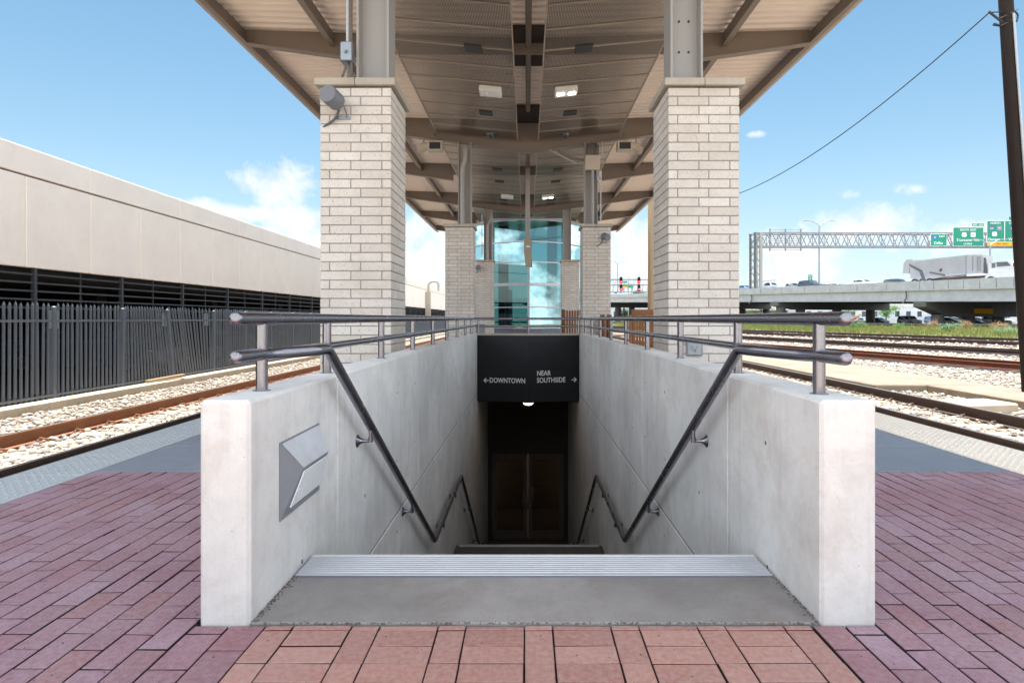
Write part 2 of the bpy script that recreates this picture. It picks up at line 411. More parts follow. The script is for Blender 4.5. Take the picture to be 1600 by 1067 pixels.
SKY_ST, SKY_DUST, SKY_SAT, SKY_HUE, CLOUD_ST, SUN_ST, EXPO, FILL_CLOUD_COV, CLOUD_FRONT, HAZE = 0.042, 0.3, 1.08, 0.48, 1.75, 3.0, 1.95, 0.95, 0.175, 0.25
# ================================================================== platform and ground
WALL_Y0 = Y(1.95); HEAD_Y = Y(10.9); END_Y = 15.2
XL, XR = -3.60, 4.02                       # platform edges
TL, TR = -3.06, 3.38                       # inner edges of the tactile strips
BR_Y = Y(3.9)                              # brick paving ends, concrete slabs begin
mb = MB(); mb.box(-1500, -1.19, -300, 2200, -1.2, -.66); mb.box(1.19, 1500, -300, 2200, -1.2, -.66); mb.box(-1.19, 1.19, -300, 2.0, -1.2, -.66); mb.box(-1.19, 1.19, 17.6, 2200, -1.2, -.66); struct(mb, 'ground', M['dirt'])
mb = MB()
mb.prism([(-8.62, -14), (XL-.02, -14), (XL-.02, 120), (-8.62, 120)], 'z', -.655, -.585)
mb.prism([(XR+.02, -14), (47, -14), (44, 14), (36.2, 48), (29.5, 77), (16, 120), (XR+.02, 120)], 'z', -.655, -.585)
struct(mb, 'ballast_bed', M['ballast'])
mb = MB()
for x0, x1, y0, y1, z0 in ((XL, -1.19, WALL_Y0, HEAD_Y+.2, -1.0), (1.19, XR, WALL_Y0, HEAD_Y+.2, -1.0), (XL, XR, -14, WALL_Y0, -1.0), (XL, -1.19, HEAD_Y+.2, 70, -1.0), (1.19, XR, HEAD_Y+.2, 70, -1.0), (-1.19, 1.19, HEAD_Y+.2, 70, -.5)):
    mb.box(x0, x1, y0, y1, z0, -.06)
struct(mb, 'platform', M['deckconc'], 0)
mb = MB()
mb.box(TL, TR, .3, WALL_Y0-.002, -.058, -.014)
mb.box(TL, -1.192, WALL_Y0, 42, -.058, -.014); mb.box(1.192, TR, WALL_Y0, 42, -.058, -.014)
struct(mb, 'paving_joints', M['joint'], 0)

def brick(mb, x0, x1, y0, y1, gap=.007, c=.0022):
    if x1-x0 < .02 or y1-y0 < .02: return
    gp = gap*.5*random.uniform(.7, 1.5); dz = random.gauss(0, .0007)
    a, b = random.gauss(0, .0005), random.gauss(0, .0005)
    X0, X1, Y0, Y1 = x0+gp, x1-gp, y0+gp*.9, y1-gp*.9
    z = lambda i, j: dz+a*i+b*j
    vs = [(X0, Y0, -.03), (X1, Y0, -.03), (X1, Y1, -.03), (X0, Y1, -.03),
          (X0, Y0, z(-1, -1)-c), (X1, Y0, z(1, -1)-c), (X1, Y1, z(1, 1)-c), (X0, Y1, z(-1, 1)-c),
          (X0+c, Y0+c, z(-1, -1)), (X1-c, Y0+c, z(1, -1)), (X1-c, Y1-c, z(1, 1)), (X0+c, Y1-c, z(-1, 1))]
    fs = [(8, 9, 10, 11)]+[(4+i, 4+(i+1) % 4, 8+(i+1) % 4, 8+i) for i in range(4)]
    sides = [(i, (i+1) % 4, 4+(i+1) % 4, 4+i) for i in range(4)]
    top = mb.mats[0]; mb.use(top); o = len(mb.v); mb.v += vs      # faces share their corners so that each paver stays one piece
    for q_ in fs: mb.f.append([o+i for i in q_]); mb.mi.append(0)
    mb.use(M['joint'])
    for q_ in sides: mb.f.append([o+i for i in q_]); mb.mi.append(1)
PW, PL = .1016, .2032
side = MB().use(M['paver_side']); mid = MB().use(M['paver_mid'])
MX0, MX1 = -.94, .965
def side_cols(xa, xb, ya, yb, k0):
    n = int(round((xb-xa)/PW)); w = (xb-xa)/n
    for i in range(n):
        o = random.gauss(0, .003)+(PL/2 if (i+k0) % 2 else 0)
        x0 = xa+i*w; y = ya-PL+o
        while y < yb:
            brick(side, x0, x0+w, max(ya, y), min(yb, y+PL)); y += PL
def wiggle(): return random.gauss(0, .002)
side_cols(TL, -1.192, .4, BR_Y, 0); side_cols(1.192, TR, .4, BR_Y, 1)
side_cols(-1.192, MX0, .4, WALL_Y0-.004, 0); side_cols(MX1, 1.192, .4, WALL_Y0-.004, 1)
# middle strip: stacks of crosswise pavers between lengthwise ones
xs = MX0; kind = 0; edges = []
cols = [(-.94, -.841, 0)]
x = -.841
while x < MX1-.05:
    cols.append((x, min(MX1, x+.2032), 1)); x += .2032
    if x < MX1-.05: cols.append((x, min(MX1, x+.0968), 0)); x += .0968
for (a, b, k) in cols:
    p = .0985 if k else .197
    y = WALL_Y0-.006
    off = .03 if k else .03
    first = True
    while y > .4:
        h = (off if first else p); first = False
        brick(mid, a, b, y-h, y, .005); y -= h
struct(side, 'brick_paving', None, 0); struct(mid, 'entrance_paving', None, 0)
mb = MB(); mb.box(TL, TR, -14, .395, -.058, -.002); struct(mb, 'rear_bounce_paving', M['deckconc'], 0)  # unseen paving, made pale to bounce light forward
# landing at the head of the stair
mb = MB(); mb.box(-1.0, 1.0, WALL_Y0+.002, 2.655, -.5, .006, .005); struct(mb, 'stair_landing', M['landing'])
# grey concrete slabs
mb = MB()
def slabs(xa, xb, ya, yb, nx, first=.85):
    y = ya; s = first
    while y < yb:
        y1 = min(yb, y+s); s = 1.5
        for i in range(nx):
            w = (xb-xa)/nx; dz = random.gauss(0, .001)
            mb.box(xa+i*w+.003, xa+(i+1)*w-.003, y+.012, y1-.012, -.05, dz, .006)
        y = y1
slabs(TL, -1.192, BR_Y, 42, 1); slabs(1.192, TR, BR_Y, 42, 1); slabs(-1.19, 1.19, HEAD_Y+.22, 42, 1, .8)
struct(mb, 'concrete_paving', M['slab'])
# tactile strips: tiles with truncated domes
def tactile(xa, xb, mat, y1=44):
    mb = MB(); y = -.2; dx = .0605
    ring = [(math.cos(2*PI*i/8), math.sin(2*PI*i/8)) for i in range(8)]
    n = int((xb-xa-.03)/dx); x0 = xa+((xb-xa)-(n-1)*dx)/2
    while y < y1:
        mb.box(xa, xb, y+.002, y+.608, -.055, .002, .003)
        if y < 17 and y > 1.5:
            for j in range(10):
                for i in range(n):
                    cx, cy = x0+i*dx, y+.03+j*.061
                    vs = [(cx+.013*a, cy+.013*b, .0015) for a, b in ring]+[(cx+.008*a, cy+.008*b, .0075) for a, b in ring]
                    mb.add(vs, [[k, (k+1) % 8, 8+(k+1) % 8, 8+k] for k in range(8)]+[list(range(8, 16))])
        y += .61
    struct(mb, 'tactile_strip', mat)
tactile(XL+.045, TL-.004, M['tactile']); tactile(TR+.004, XR-.045, M['tactile_sunlit'])
mb = MB()
for xa in (XL, XR-.042): mb.box(xa, xa+.042, -14, 60, -.35, -.004, .006)
struct(mb, 'platform_edge_strip', M['rubber'])

# loose ballast stones, too many to count: one object
def stones(name, regions):
    t = (1+5**.5)/2
    iv = np.array([(-1, t, 0), (1, t, 0), (-1, -t, 0), (1, -t, 0), (0, -1, t), (0, 1, t), (0, -1, -t), (0, 1, -t), (t, 0, -1), (t, 0, 1), (-t, 0, -1), (-t, 0, 1)], float); iv /= np.linalg.norm(iv[0])
    fi = np.array([(0, 11, 5), (0, 5, 1), (0, 1, 7), (0, 7, 10), (0, 10, 11), (1, 5, 9), (5, 11, 4), (11, 10, 2), (10, 7, 6), (7, 1, 8), (3, 9, 4), (3, 4, 2), (3, 2, 6), (3, 6, 8), (3, 8, 9), (4, 9, 5), (2, 4, 11), (6, 2, 10), (8, 6, 7), (9, 8, 1)])
    V = []; Fc = []; o = 0
    for (fx, ya, yb, dens, sz, zb) in regions:
        for _ in range(int(dens)):
            y = ya+(yb-ya)*random.random()**1.6
            xa, xb = fx(y); x = random.uniform(xa, xb)
            s = sz*random.uniform(.55, 1.25)
            v = iv*np.array([s*random.uniform(.8, 1.3), s*random.uniform(.7, 1.1), s*random.uniform(.5, .85)])*rng.uniform(.72, 1.15, (12, 1))
            a = random.uniform(0, 6.28); c, q = math.cos(a), math.sin(a)
            R = np.array([[c, -q, 0], [q, c, 0], [0, 0, 1]])
            V.append(v @ R.T+np.array([x, y, zb+s*random.uniform(.1, .6)])); Fc.append(fi+o); o += 12
    V = np.concatenate(V); Fc = np.concatenate(Fc)
    me = bpy.data.meshes.new(name); me.vertices.add(len(V)); me.vertices.foreach_set('co', V.astype(np.float32).ravel())
    n = len(Fc); me.loops.add(n*3); me.loops.foreach_set('vertex_index', Fc.astype(np.int32).ravel())
    me.polygons.add(n); me.polygons.foreach_set('loop_start', np.arange(0, n*3, 3, dtype=np.int32))
    me.update(calc_edges=True); me.materials.append(M['stone'])
    ob = bpy.data.objects.new(name, me); COL.objects.link(ob)
    return tag(ob, kind='stuff')
stones('ballast_stones', [
    (lambda y: (-8.55, -3.7), 5.5, 30, 11000, .042, -.585),
    (lambda y: (-5.95, -3.9), 4.5, 16, 4500, .04, -.58),
    (lambda y: (4.2, 9.0), 5.0, 24, 9000, .042, -.585),
    (lambda y: (10.45, 18.75-.234*y), 7, 30, 7000, .05, -.585),
    (lambda y: (22.0-.234*y, 27.0-.234*y), 14, 55, 4500, .07, -.585),
    (lambda y: (29.8-.234*y, 45-.234*y), 20, 70, 4500, .09, -.585)])

def grit():
    mb = MB(); rg_ = random.Random(77)
    def bit(x, y, z, s):
        a = rg_.uniform(0, 6.28); v = [(x+math.cos(a+k*1.57)*s*rg_.uniform(.6, 1.3), y+math.sin(a+k*1.57)*s*rg_.uniform(.6, 1.3), z) for k in range(4)]
        mb.add(v+[(x+rg_.gauss(0, s*.2), y+rg_.gauss(0, s*.2), z+s*rg_.uniform(.5, 1.1))], [(0, 1, 4), (1, 2, 4), (2, 3, 4), (3, 0, 4)])
    for _ in range(420): bit(rg_.uniform(-.99, .99), WALL_Y0-.004+abs(rg_.gauss(0, .012)), .004, rg_.uniform(.002, .005))
    for _ in range(260):
        sg = rg_.choice((-1, 1)); bit(sg*(.996-abs(rg_.gauss(0, .012))), rg_.uniform(WALL_Y0, Y(2.33)), .006, rg_.uniform(.002, .005))
    for _ in range(240):
        sg = rg_.choice((-1, 1)); bit(sg*(1.192+abs(rg_.gauss(0, .02))), rg_.uniform(WALL_Y0, 4.5), .0, rg_.uniform(.002, .006))
    for _ in range(260): bit(rg_.uniform(TL, TR), rg_.uniform(1.2, WALL_Y0-.02), .001, rg_.uniform(.0015, .004))
    tag(mb.build('grit', M['dirty'], None, 0), kind='stuff')
grit()

# ================================================================== tracks
def rail_mesh(mb, x, z, y0, y1, side, web, head):
    # flat-bottom rail section; z = running surface
    sec = [(-.075, -.185), (.075, -.185), (.075, -.172), (.012, -.15), (.010, -.055), (.036, -.042), (.036, -.006), (.03, 0), (-.03, 0), (-.036, -.006), (-.036, -.042), (-.010, -.055), (-.012, -.15), (-.075, -.172)]
    n = len(sec); vs = [(x+a, y0, z+b) for a, b in sec]+[(x+a, y1, z+b) for a, b in sec]
    mb.use(web); o = len(mb.v); mb.v += vs
    mb.f.append([o+i for i in range(n)]); mb.mi.append(mb.cur); mb.f.append([o+n+i for i in range(n)][::-1]); mb.mi.append(mb.cur)
    for i in range(n):
        mb.use(head if i == 7 else web); mb.f.append([o+i, o+(i+1) % n, o+n+(i+1) % n, o+n+i]); mb.mi.append(mb.cur)
RZ = -.38
def near_track(xa, xb, label, mweb, mfar, clipm, y1=90):
    root = thing('railway_track', ((xa+xb)/2, 4, -.6), label, 'railway track')
    for x, m in ((xa, mweb), (xb, mfar)):
        mb = MB(); rail_mesh(mb, x, RZ, -6, y1, 0, m, M['railhead']); r = mb.build('rail', None, root)
    lo, hi = min(xa, xb), max(xa, xb)
    s0 = MB(); s0.box(lo-.5, hi+.5, 3.88, 4.12, -.70, -.568, .02)
    sl = s0.build('sleeper', M['tie'], root)
    cp = []
    for x in (xa, xb):
        for sgn in (-1, 1):
            c = MB(); cx = x+sgn*.115
            c.box(cx-.045, cx+.045, 3.93, 4.07, -.57, -.545, .006)
            c.tube(fillet([(cx-.03, 3.95, -.54), (cx-.03, 4.0, -.515), (cx+.03, 4.0, -.515), (cx+.03, 4.06, -.535)], .02, 3), .013, 7)
            c.tube([(cx-sgn*.02, 4.0, -.55), (cx-sgn*.02, 4.0, -.50)], .022, 7)
            cp.append(c.build('rail_clip', clipm, sl))
    for k in range(1, 60):
        d = sl.copy(); COL.objects.link(d); d.parent = root; d.location = (0, k*.61*1.06, 0)
        if k < 22:
            for c in cp:
                e = c.copy(); COL.objects.link(e); e.parent = d
    return root
near_track(-5.08, -6.56, 'rusty railway track in pale ballast between the platform and the slate grey fence', M['rust_dk'], M['rust'], M['clip'])
near_track(5.78, 7.27, 'railway track with worn shiny rail heads directly beside the brighter tactile strip', M['rust_dk'], M['rust_dk'], M['clip_gr'])
A234 = math.atan(.234)
for i, (c, lab, m) in enumerate(((19.6, 'red rusted railway track beyond the concrete walkway, nearest of the four angled tracks', M['rust_red']),
                                 (28.0, 'dark railway track second beyond the concrete walkway, behind the red rusted one', M['rust_dk']),
                                 (37.6, 'dark railway track third beyond the concrete walkway, between two dark tracks', M['rust_dk']),
                                 (44.6, 'farthest dark railway track running along the weedy green strip', M['rust_dk']))):
    root = thing('railway_track', (c, 0, -.6), lab, 'railway track', 'angled tracks beyond the walkway')
    root.rotation_euler = (0, 0, A234)
    for dx in (0, 1.5):
        mb = MB(); rail_mesh(mb, c+dx, RZ+.03, -5, 150, 0, m, m); mb.build('rail', None, root)
    mb = MB(); mb.box(c-.95, c+2.2, -5, 150, -.66, -.56); mb.build('track_bed', M['bed'], root, 0)
    sl = None
    for k in range(48):
        if sl is None:
            s0 = MB(); s0.box(c-.5, c+2.0, 5.88, 6.12, -.72, -.55, .02); sl = s0.build('sleeper', M['bark'], root); continue
        d = sl.copy(); COL.objects.link(d); d.parent = root; d.location = (0, k*1.3, 0)

# old low concrete walkway between the tracks, in two lengths
mb = MB(); mb.box(9.0, 10.45, -6, Y(12.55), -.8, -.42, .02)
tag(mb.build('concrete_walkway', M['walkway']), 'low cream concrete walkway nearest the dark utility pole, with a stained front face', 'walkway')
mb = MB(); mb.box(7.85, 10.45, Y(12.6), 60, -.8, -.42, .025)
tag(mb.build('concrete_walkway', M['walkway']), 'wider low concrete walkway with a broken end, running away behind the right stair wall', 'walkway')
mb = MB(); Mx = Matrix.Translation((8.05, Y(10.0), -.5)) @ Matrix.Rotation(.12, 4, 'Z'); mb.box(-.5, .5, -.35, .35, -.2, .09, .03, Mx)
tag(mb.build('concrete_block', M['tie']), 'low buff concrete block lying in the ballast beside the right-hand rail', 'block')

# concrete kerb below the fence
mb = MB(); mb.box(-8.98, -8.68, -10, 100, -.9, -.43, .02)
tag(mb.build('concrete_kerb', M['deckconc']), 'long low cream concrete kerb along the foot of the slate grey fence', 'kerb')
mb = MB(); mb.bar((-8.9, Y(13.0), -.40), (-8.72, Y(14.1), -.36), .10, .07)
tag(mb.build('timber_offcut', M['pole_tan']), 'short pale timber offcut lying on the kerb under the leaning fence post', 'timber')

# ================================================================== stair
def stair():
    mb = MB(); y = 2.65; z = 0.0; run = (Y(5.4)-2.65)/12; rise = 2.02/12
    for k in range(11):
        z -= rise; mb.box(-.998, .998, y-.01, y+run, z-.35, z, .01); y += run
    z = -2.02; mb.box(-.998, .998, y-.01, Y(7.6), z-.4, z, .01)
    y = Y(7.6); rise2 = 2.41/14; run2 = 3.3*K/14
    for k in range(13):
        z -= rise2; mb.box(-.998, .998, y-.01, y+run2, z-.35, z, .01); y += run2
    mb.box(-.998, .998, y-.01, 17.4, -4.8, -4.43, .01)
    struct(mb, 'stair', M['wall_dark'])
    ns = MB(); y = 2.65; z = 0
    for k in range(12): 
        if k: ns.box(-.95, .95, y-.005, y+.05, z+.001, z+.006)
        z -= rise; y += run
    y = Y(7.6); z = -2.02; ns.box(-.95, .95, y-.055, y+.012, z+.001, z+.008)
    return ns
ns = stair()
tag(ns.build('step_nosing', M['alu']), 'metal nosing strips on the lower stair treads', 'nosing')
mb = MB(); nx0, nx1 = 2.45, 2.64
mb.use(M['grit']).box(-.985, .985, nx0, nx1+.022, .0065, .0115); mb.use(M['alu'])
mb.box(-.985, .985, nx0, nx0+.018, .0125, .0165, .002); mb.use(M['truck_white']).box(-.985, .985, nx1+.004, nx1+.024, -.04, .0175, .003); mb.use(M['alu'])
y = nx0+.026
while y < nx1-.012:
    mb.prism([(y, .0116), (y+.012, .0116), (y+.010, .0175), (y+.002, .0175)], 'x', -.982, .982); y += .0205
tag(mb.build('nosing_plate', None), 'ribbed aluminium nosing plate across the top of the stair', 'nosing plate')

def stair_wall(sgn, label):
    root = thing('stair_wall', (sgn*1.09, WALL_Y0, 0), label, 'wall')
    xi, xo = sgn*1.0, (1.197 if sgn > 0 else -1.178); lo, hi = min(xi, xo), max(xi, xo)
    ys = [WALL_Y0, Y(2.85), Y(4.97), 7.45, 9.6, HEAD_Y+.2]
    mb = MB()
    for a, b in zip(ys, ys[1:]):
        mb.box(lo, hi, a+(.003 if a > ys[0] else 0), b-.003, -.388, .784, .012)
        mb.box(lo, hi, a+(.004 if a > ys[0] else 0), b-.004, -4.8, -.394, .006)
    mb.box(lo, hi, HEAD_Y+.204, 16, -4.8, -.54, .006)
    mb.build('wall_panels', M['wall'], root)
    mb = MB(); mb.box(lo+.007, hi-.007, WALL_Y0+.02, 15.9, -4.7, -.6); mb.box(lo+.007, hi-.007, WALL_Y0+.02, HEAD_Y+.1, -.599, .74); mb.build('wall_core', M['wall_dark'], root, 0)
    th = MB(); rr = random.Random(3 if sgn > 0 else 4)
    for a, b in zip(ys, ys[1:]):
        q = [.5] if b-a < 1.2 else [.22, .62, .93]
        for f in q:
            for z in (.52, .02, -.52, -1.05):
                yy = a+(b-a)*f+rr.gauss(0, .015); zz = z+rr.gauss(0, .012); r = rr.uniform(.008, .012)
                th.tube([(xi-sgn*.0006, yy, zz), (xi+sgn*.004, yy, zz)], r, 10)
    th.build('tie_hole', M['cable'], root)
    return root
stair_wall(-1, 'pale cast concrete stair wall carrying the wedge shaped step light')
stair_wall(1, 'pale cast concrete stair wall on the side of the freeway, without any step light')

# wedge shaped step light set on the inner face of the left wall
root = thing('step_light', (-1.0, Y(2.4), .45), 'grey wedge shaped step light with a pale lens on the stair wall', 'step light')
y0, y1 = Y(2.19), Y(2.58); zt, zb = .575, .29; pr = .085; zm = .455
xw = -.9995
mb = MB(); mb.box(xw, xw+.006, y0-.012, y1+.012, zb-.015, zt+.01, .002); mb.build('back_plate', M['grey_box'], root)
mb = MB(); A = [(xw+.006, y0, zt), (xw+.006, y1, zt), (xw+.05, y1-.004, zm), (xw+.05, y0+.11, zm)]
Bt = [(xw+.006, y0, zb), (xw+.006, y1, zb)]
mb.add([A[0], A[1], A[2], A[3], Bt[0], Bt[1]], [(0, 1, 2, 3), (0, 3, 4), (1, 5, 2), (3, 2, 5, 4), (0, 4, 5, 1)])
mb.build('hood', M['grey_box'], root, 0)
mb = MB(); up_ = Vector(A[3])-Vector(A[0]); mb.slab([Vector(q_)+Vector((.001, 0, .0015)) for q_ in A], (.0015, 0, .003)); mb.build('hood_top', M['dusty_lit_cast'], root, 0)  # thin sheet: dust and light from above put into its paler colour
def lerp(a, b, t): return tuple(a[i]+(b[i]-a[i])*t for i in range(3))
p00, p01, p10, p11 = A[3], A[2], Bt[0], Bt[1]
q = [lerp(lerp(p00, p01, u), lerp(p10, p11, u), v) for u, v in ((.03, .07), (.95, .07), (.95, .86), (.10, .86))]
mb = MB(); mb.slab([(x+.003, y, z-.001) for x, y, z in q], (.004, 0, -.002)); mb.build('lens', M['lens'], root, 0)

# header over the stair with the wayfinding lettering
root = thing('stair_header', (0, HEAD_Y, -.53), 'black folded wayfinding panel over the stair with white lettering and arrows', 'sign panel')
fold = HEAD_Y-.21
mb = MB(); mb.prism([(-.997, HEAD_Y), (0, fold), (.997, HEAD_Y), (.997, HEAD_Y+.17), (-.997, HEAD_Y+.17)], 'z', -.53, .745)
mb.build('panel', M['black_panel'], root, 15)
mb = MB(); mb.prism([(-.997, HEAD_Y-.02), (0, fold-.02), (.997, HEAD_Y-.02), (.997, HEAD_Y+.19), (-.997, HEAD_Y+.19)], 'z', .747, .78)
mb.build('coping', M['cap'], root, 15)
def onpanel(x, z): return Vector((x, HEAD_Y-.21*(1-abs(x))-.006, z))
text_mesh('DOWNTOWN', .135, M['white'], facing(onpanel(-.405, -.13), -.207), 'lettering', root, .003, bold=.002, sx=.80)
text_mesh('NEAR', .135, M['white'], facing(onpanel(.165, .015), .207), 'lettering', root, .003, 'LEFT', .002, .80)
text_mesh('SOUTHSIDE', .135, M['white'], facing(onpanel(.165, -.12), .207), 'lettering', root, .003, 'LEFT', .002, .80)
def arrow(x0, x1, z, sg):
    mb = MB(); tip = x0 if sg < 0 else x1
    mb.bar(onpanel(x0, z), onpanel(x1, z), .006, .017)
    for dz in (-.042, .042): mb.bar(onpanel(tip, z), onpanel(tip-sg*.045, z+dz), .006, .018)
    mb.build('arrow', M['white'], root, 0)
arrow(-.865, -.77, -.13, -1); arrow(.845, .94, -.12, 1)
# passage below
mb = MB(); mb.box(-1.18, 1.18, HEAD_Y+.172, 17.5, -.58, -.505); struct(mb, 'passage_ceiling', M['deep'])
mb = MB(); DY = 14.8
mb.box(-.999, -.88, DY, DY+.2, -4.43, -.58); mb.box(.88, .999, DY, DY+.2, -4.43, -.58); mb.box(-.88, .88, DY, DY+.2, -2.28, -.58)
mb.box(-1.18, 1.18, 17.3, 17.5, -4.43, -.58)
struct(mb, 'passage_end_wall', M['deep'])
mb = MB(); mb.tube([(0, HEAD_Y+.02, -.535), (0, HEAD_Y+.02, -.57)], .11, 24, True); mb2 = MB()
root = thing('dome_light', (0, HEAD_Y+.05, -.53), 'small glowing dome light under the black header', 'ceiling light')
mb.build('base', M['dark'], root)
prof = [(.10*math.cos(a), -.57-.055*math.sin(a)) for a in [i*PI/2/6 for i in range(6)]]
vs = []; n = 20
for r, z in prof:
    for j in range(n): vs.append((r*math.cos(2*PI*j/n), HEAD_Y+.02+r*math.sin(2*PI*j/n), z))
vs.append((0, HEAD_Y+.02, -.625)); fs = []
for i in range(len(prof)-1):
    for j in range(n): fs.append((i*n+j, i*n+(j+1) % n, (i+1)*n+(j+1) % n, (i+1)*n+j))
for j in range(n): fs.append(((len(prof)-1)*n+j, (len(prof)-1)*n+(j+1) % n, len(vs)-1))
mb2.add(vs, fs); mb2.build('diffuser', M['dome_lit'], root)
for sg, lab in ((-1, 'dim glazed door at the foot of the stair, hinged on the side of the step light'), (1, 'dim glazed door at the foot of the stair, hinged on the freeway side')):
    root = thing('glazed_door', (sg*.44, DY+.05, -4.43), lab, 'door')
    a, b = (sg*.02, sg*.87); lo, hi = min(a, b), max(a, b); mb = MB()
    for x0, x1, z0, z1 in ((lo, lo+.09, -4.42, -2.29), (hi-.09, hi, -4.42, -2.29), (lo+.09, hi-.09, -2.42, -2.29), (lo+.09, hi-.09, -4.42, -4.2)): mb.box(x0, x1, DY+.05, DY+.1, z0, z1)
    mb.build('frame', M['dirty'], root, 0)  # brown frame colour carries the dimness at the stair foot
    mb = MB(); mb.box(lo+.09, hi-.09, DY+.07, DY+.08, -4.2, -2.42); mb.build('pane', M['doorglass'], root, 0)
    mb = MB(); hx = sg*.12; mb.tube([(hx, DY+.045, -3.6), (hx, DY, -3.6), (hx, DY, -3.15), (hx, DY+.045, -3.15)], .012, 8); mb.build('handle', M['stainless'], root)

# ================================================================== guard rails and hand rails
PYS = [Y(2.16), Y(2.94), Y(4.04), Y(5.15), Y(6.25), Y(7.35), Y(8.45), Y(9.55), Y(10.62)]
def guard(sgn, label):
    PY = [2.27 if sgn > 0 else 2.37]+PYS[1:]
    x = sgn*1.085; root = thing('guard_rail', (x, PY[0], .784), label, 'railing')
    p = MB(); p.tube([(x, PY[0], .78), (x, PY[0], 1.05)], .0225, 16); p.tube([(x, PY[0], .781), (x, PY[0], .787)], .034, 16)
    base = p.build('post', M['stainless'], root)
    for yy in PY[1:]:
        d = base.copy(); COL.objects.link(d); d.parent = root; d.location = (0, yy-PY[0], 0)
    mb = MB(); mb.tube([(x, 2.085 if sgn > 0 else 2.165, 1.07), (x, HEAD_Y+.02, 1.07)], .026, 18, True, (True, False)); mb.build('top_rail', M['stainless'], root)
    mb = MB(); mb.tube([(x, PY[0]+.01, .925), (x, HEAD_Y+.02, .925)], .021, 16); mb.build('mid_rail', M['stainless'], root)
    return root
guard(-1, 'stainless steel guard rail on top of the stair wall that carries the step light')
guard(1, 'stainless steel guard rail on top of the stair wall nearest the freeway')
root = thing('guard_rail', (0, HEAD_Y+.05, .784), 'short stainless guard rail crossing above the black header', 'railing')
for n_, z, r in (('top_rail', 1.07, .024), ('mid_rail', .925, .02)):
    mb = MB(); mb.tube([(-1.06, HEAD_Y+.05, z), (1.06, HEAD_Y+.05, z)], r, 14); mb.build(n_, M['stainless'], root)
for x in (-.98, 0, .98):
    mb = MB(); mb.tube([(x, HEAD_Y+.05, .775), (x, HEAD_Y+.05, 1.05)], .019, 12); mb.build('post', M['stainless'], root)
def hand(sgn, label):
    root = thing('hand_rail', (sgn*.92, Y(2.48), .94), label, 'handrail')
    xo, xi = sgn*1.085, sgn*.925; s = 2.01
    zb = EYE-.135; zl = EYE-2.15
    ye = 2.085 if sgn > 0 else 2.165; pts = [(xo, ye, zb-.005), (xo, ye+.19, zb-.006), (sgn*1.06, ye+.26, zb-.008), (xi, Y(2.41), zb), (xi, Y(2.50), zb), (xi, Y(5.40), zl), (xi, Y(7.62), zl), (xi, Y(10.9), zl-2.41), (xi, Y(11.3), zl-2.41)]
    mb = MB(); mb.tube(fillet(pts, .045, 5), .0245, 18, True, (True, False)); mb.build('rail', M['stainless'], root)
    for dd in (3.19, 4.35, 6.0, 7.0, 8.6, 10.0):
        y = Y(dd); z = zb+(zl-zb)*(dd-2.5)/2.9 if dd < 5.4 else (zl if dd < 7.62 else zl-2.41*(dd-7.62)/3.28)
        b = MB(); z0 = z-.085
        b.tube([(xi, y, z-.02), (xi, y, z0+.012)], .010, 10); b.tube([(xi, y, z0+.02), (xi, y, z0-.008)], .014, 10)
        b.tube([(xi, y, z0), (sgn*.965, y, z0), (sgn*.985, y, z0), (sgn*.9995, y, z0)], [.009, .010, .02, .038], 16)
        b.build('bracket', M['stainless'], root)
hand(-1, 'stainless handrail stepping down the stair wall below the step light')
hand(1, 'stainless handrail stepping down the stair wall on the freeway side')

# ================================================================== brick piers with steel columns
PF = (5.88, 14.88, 23.88); PX0, PX1 = 1.37, 2.07
def pier_proto():
    root = thing('brick_pier', (-1.72, PF[0]+.35, 0), '', 'brick pier', 'brick piers under the canopy')
    mb = MB().use(M['mortar']); x0, x1, y0, y1 = -PX1, -PX0, PF[0], PF[0]+.70
    mb.box(x0+.006, x1-.006, y0+.006, y1-.006, -.06, 3.35)
    mb.use(M['brick']); ch = .0907; T = .086; j = .0105; L = .3065
    cx, cy = (x0+x1)/2, (y0+y1)/2
    for k in range(37):
        z0 = k*ch+.004; z1 = z0+ch-j
        for f in range(4):
            for i in range(2):
                a0 = i*L; a1 = a0+L-j
                u0, u1 = -.35+a0, -.35+a1
                if k % 2: u0, u1 = -u1, -u0
                Mx = Matrix.Translation((cx, cy, 0)) @ Matrix.Rotation(f*PI/2, 4, 'Z')
                jit = random.gauss(0, .0009)
                mb.box(u0, u1, -.35-jit, -.35+T, z0, z1, .003, Mx)
    mb.build('shaft', None, root, 0)
    mb = MB(); o = .045
    mb.box(x0-o, cx-.002, y0-o, y1+o, 3.362, 3.435, .006); mb.box(cx+.002, x1+o, y0-o, y1+o, 3.362, 3.435, .006)
    mb.build('cap', M['cap'], root)
    return root
pp = pier_proto(); base_loc = pp.location.copy()
for i, (sg, k, lab) in enumerate(((-1, 0, 'nearest cream brick pier, with a dark lamp can under its left cap corner'),
                                  (1, 0, 'nearest cream brick pier with a small grey hatch at its foot, on the freeway side'),
                                  (-1, 1, 'middle cream brick pier in the row on the garage side'),
                                  (1, 1, 'middle cream brick pier with a lamp can at its upper freeway side corner'),
                                  (-1, 2, 'farthest cream brick pier on the garage side, in front of the glass tower'),
                                  (1, 2, 'farthest cream brick pier on the freeway side, behind the brown timber box'))):
    loc = (sg*1.72, PF[k]+.35, 0)
    if i == 0: pp['label'] = lab
    else: dup(pp, loc, lab, PI if sg > 0 else 0)
def BB(x): return EYE+4.24+.14*abs(x)      # underside of the main beams
def DK(x): return EYE+5.05+.03*abs(x)      # underside of the roof deck
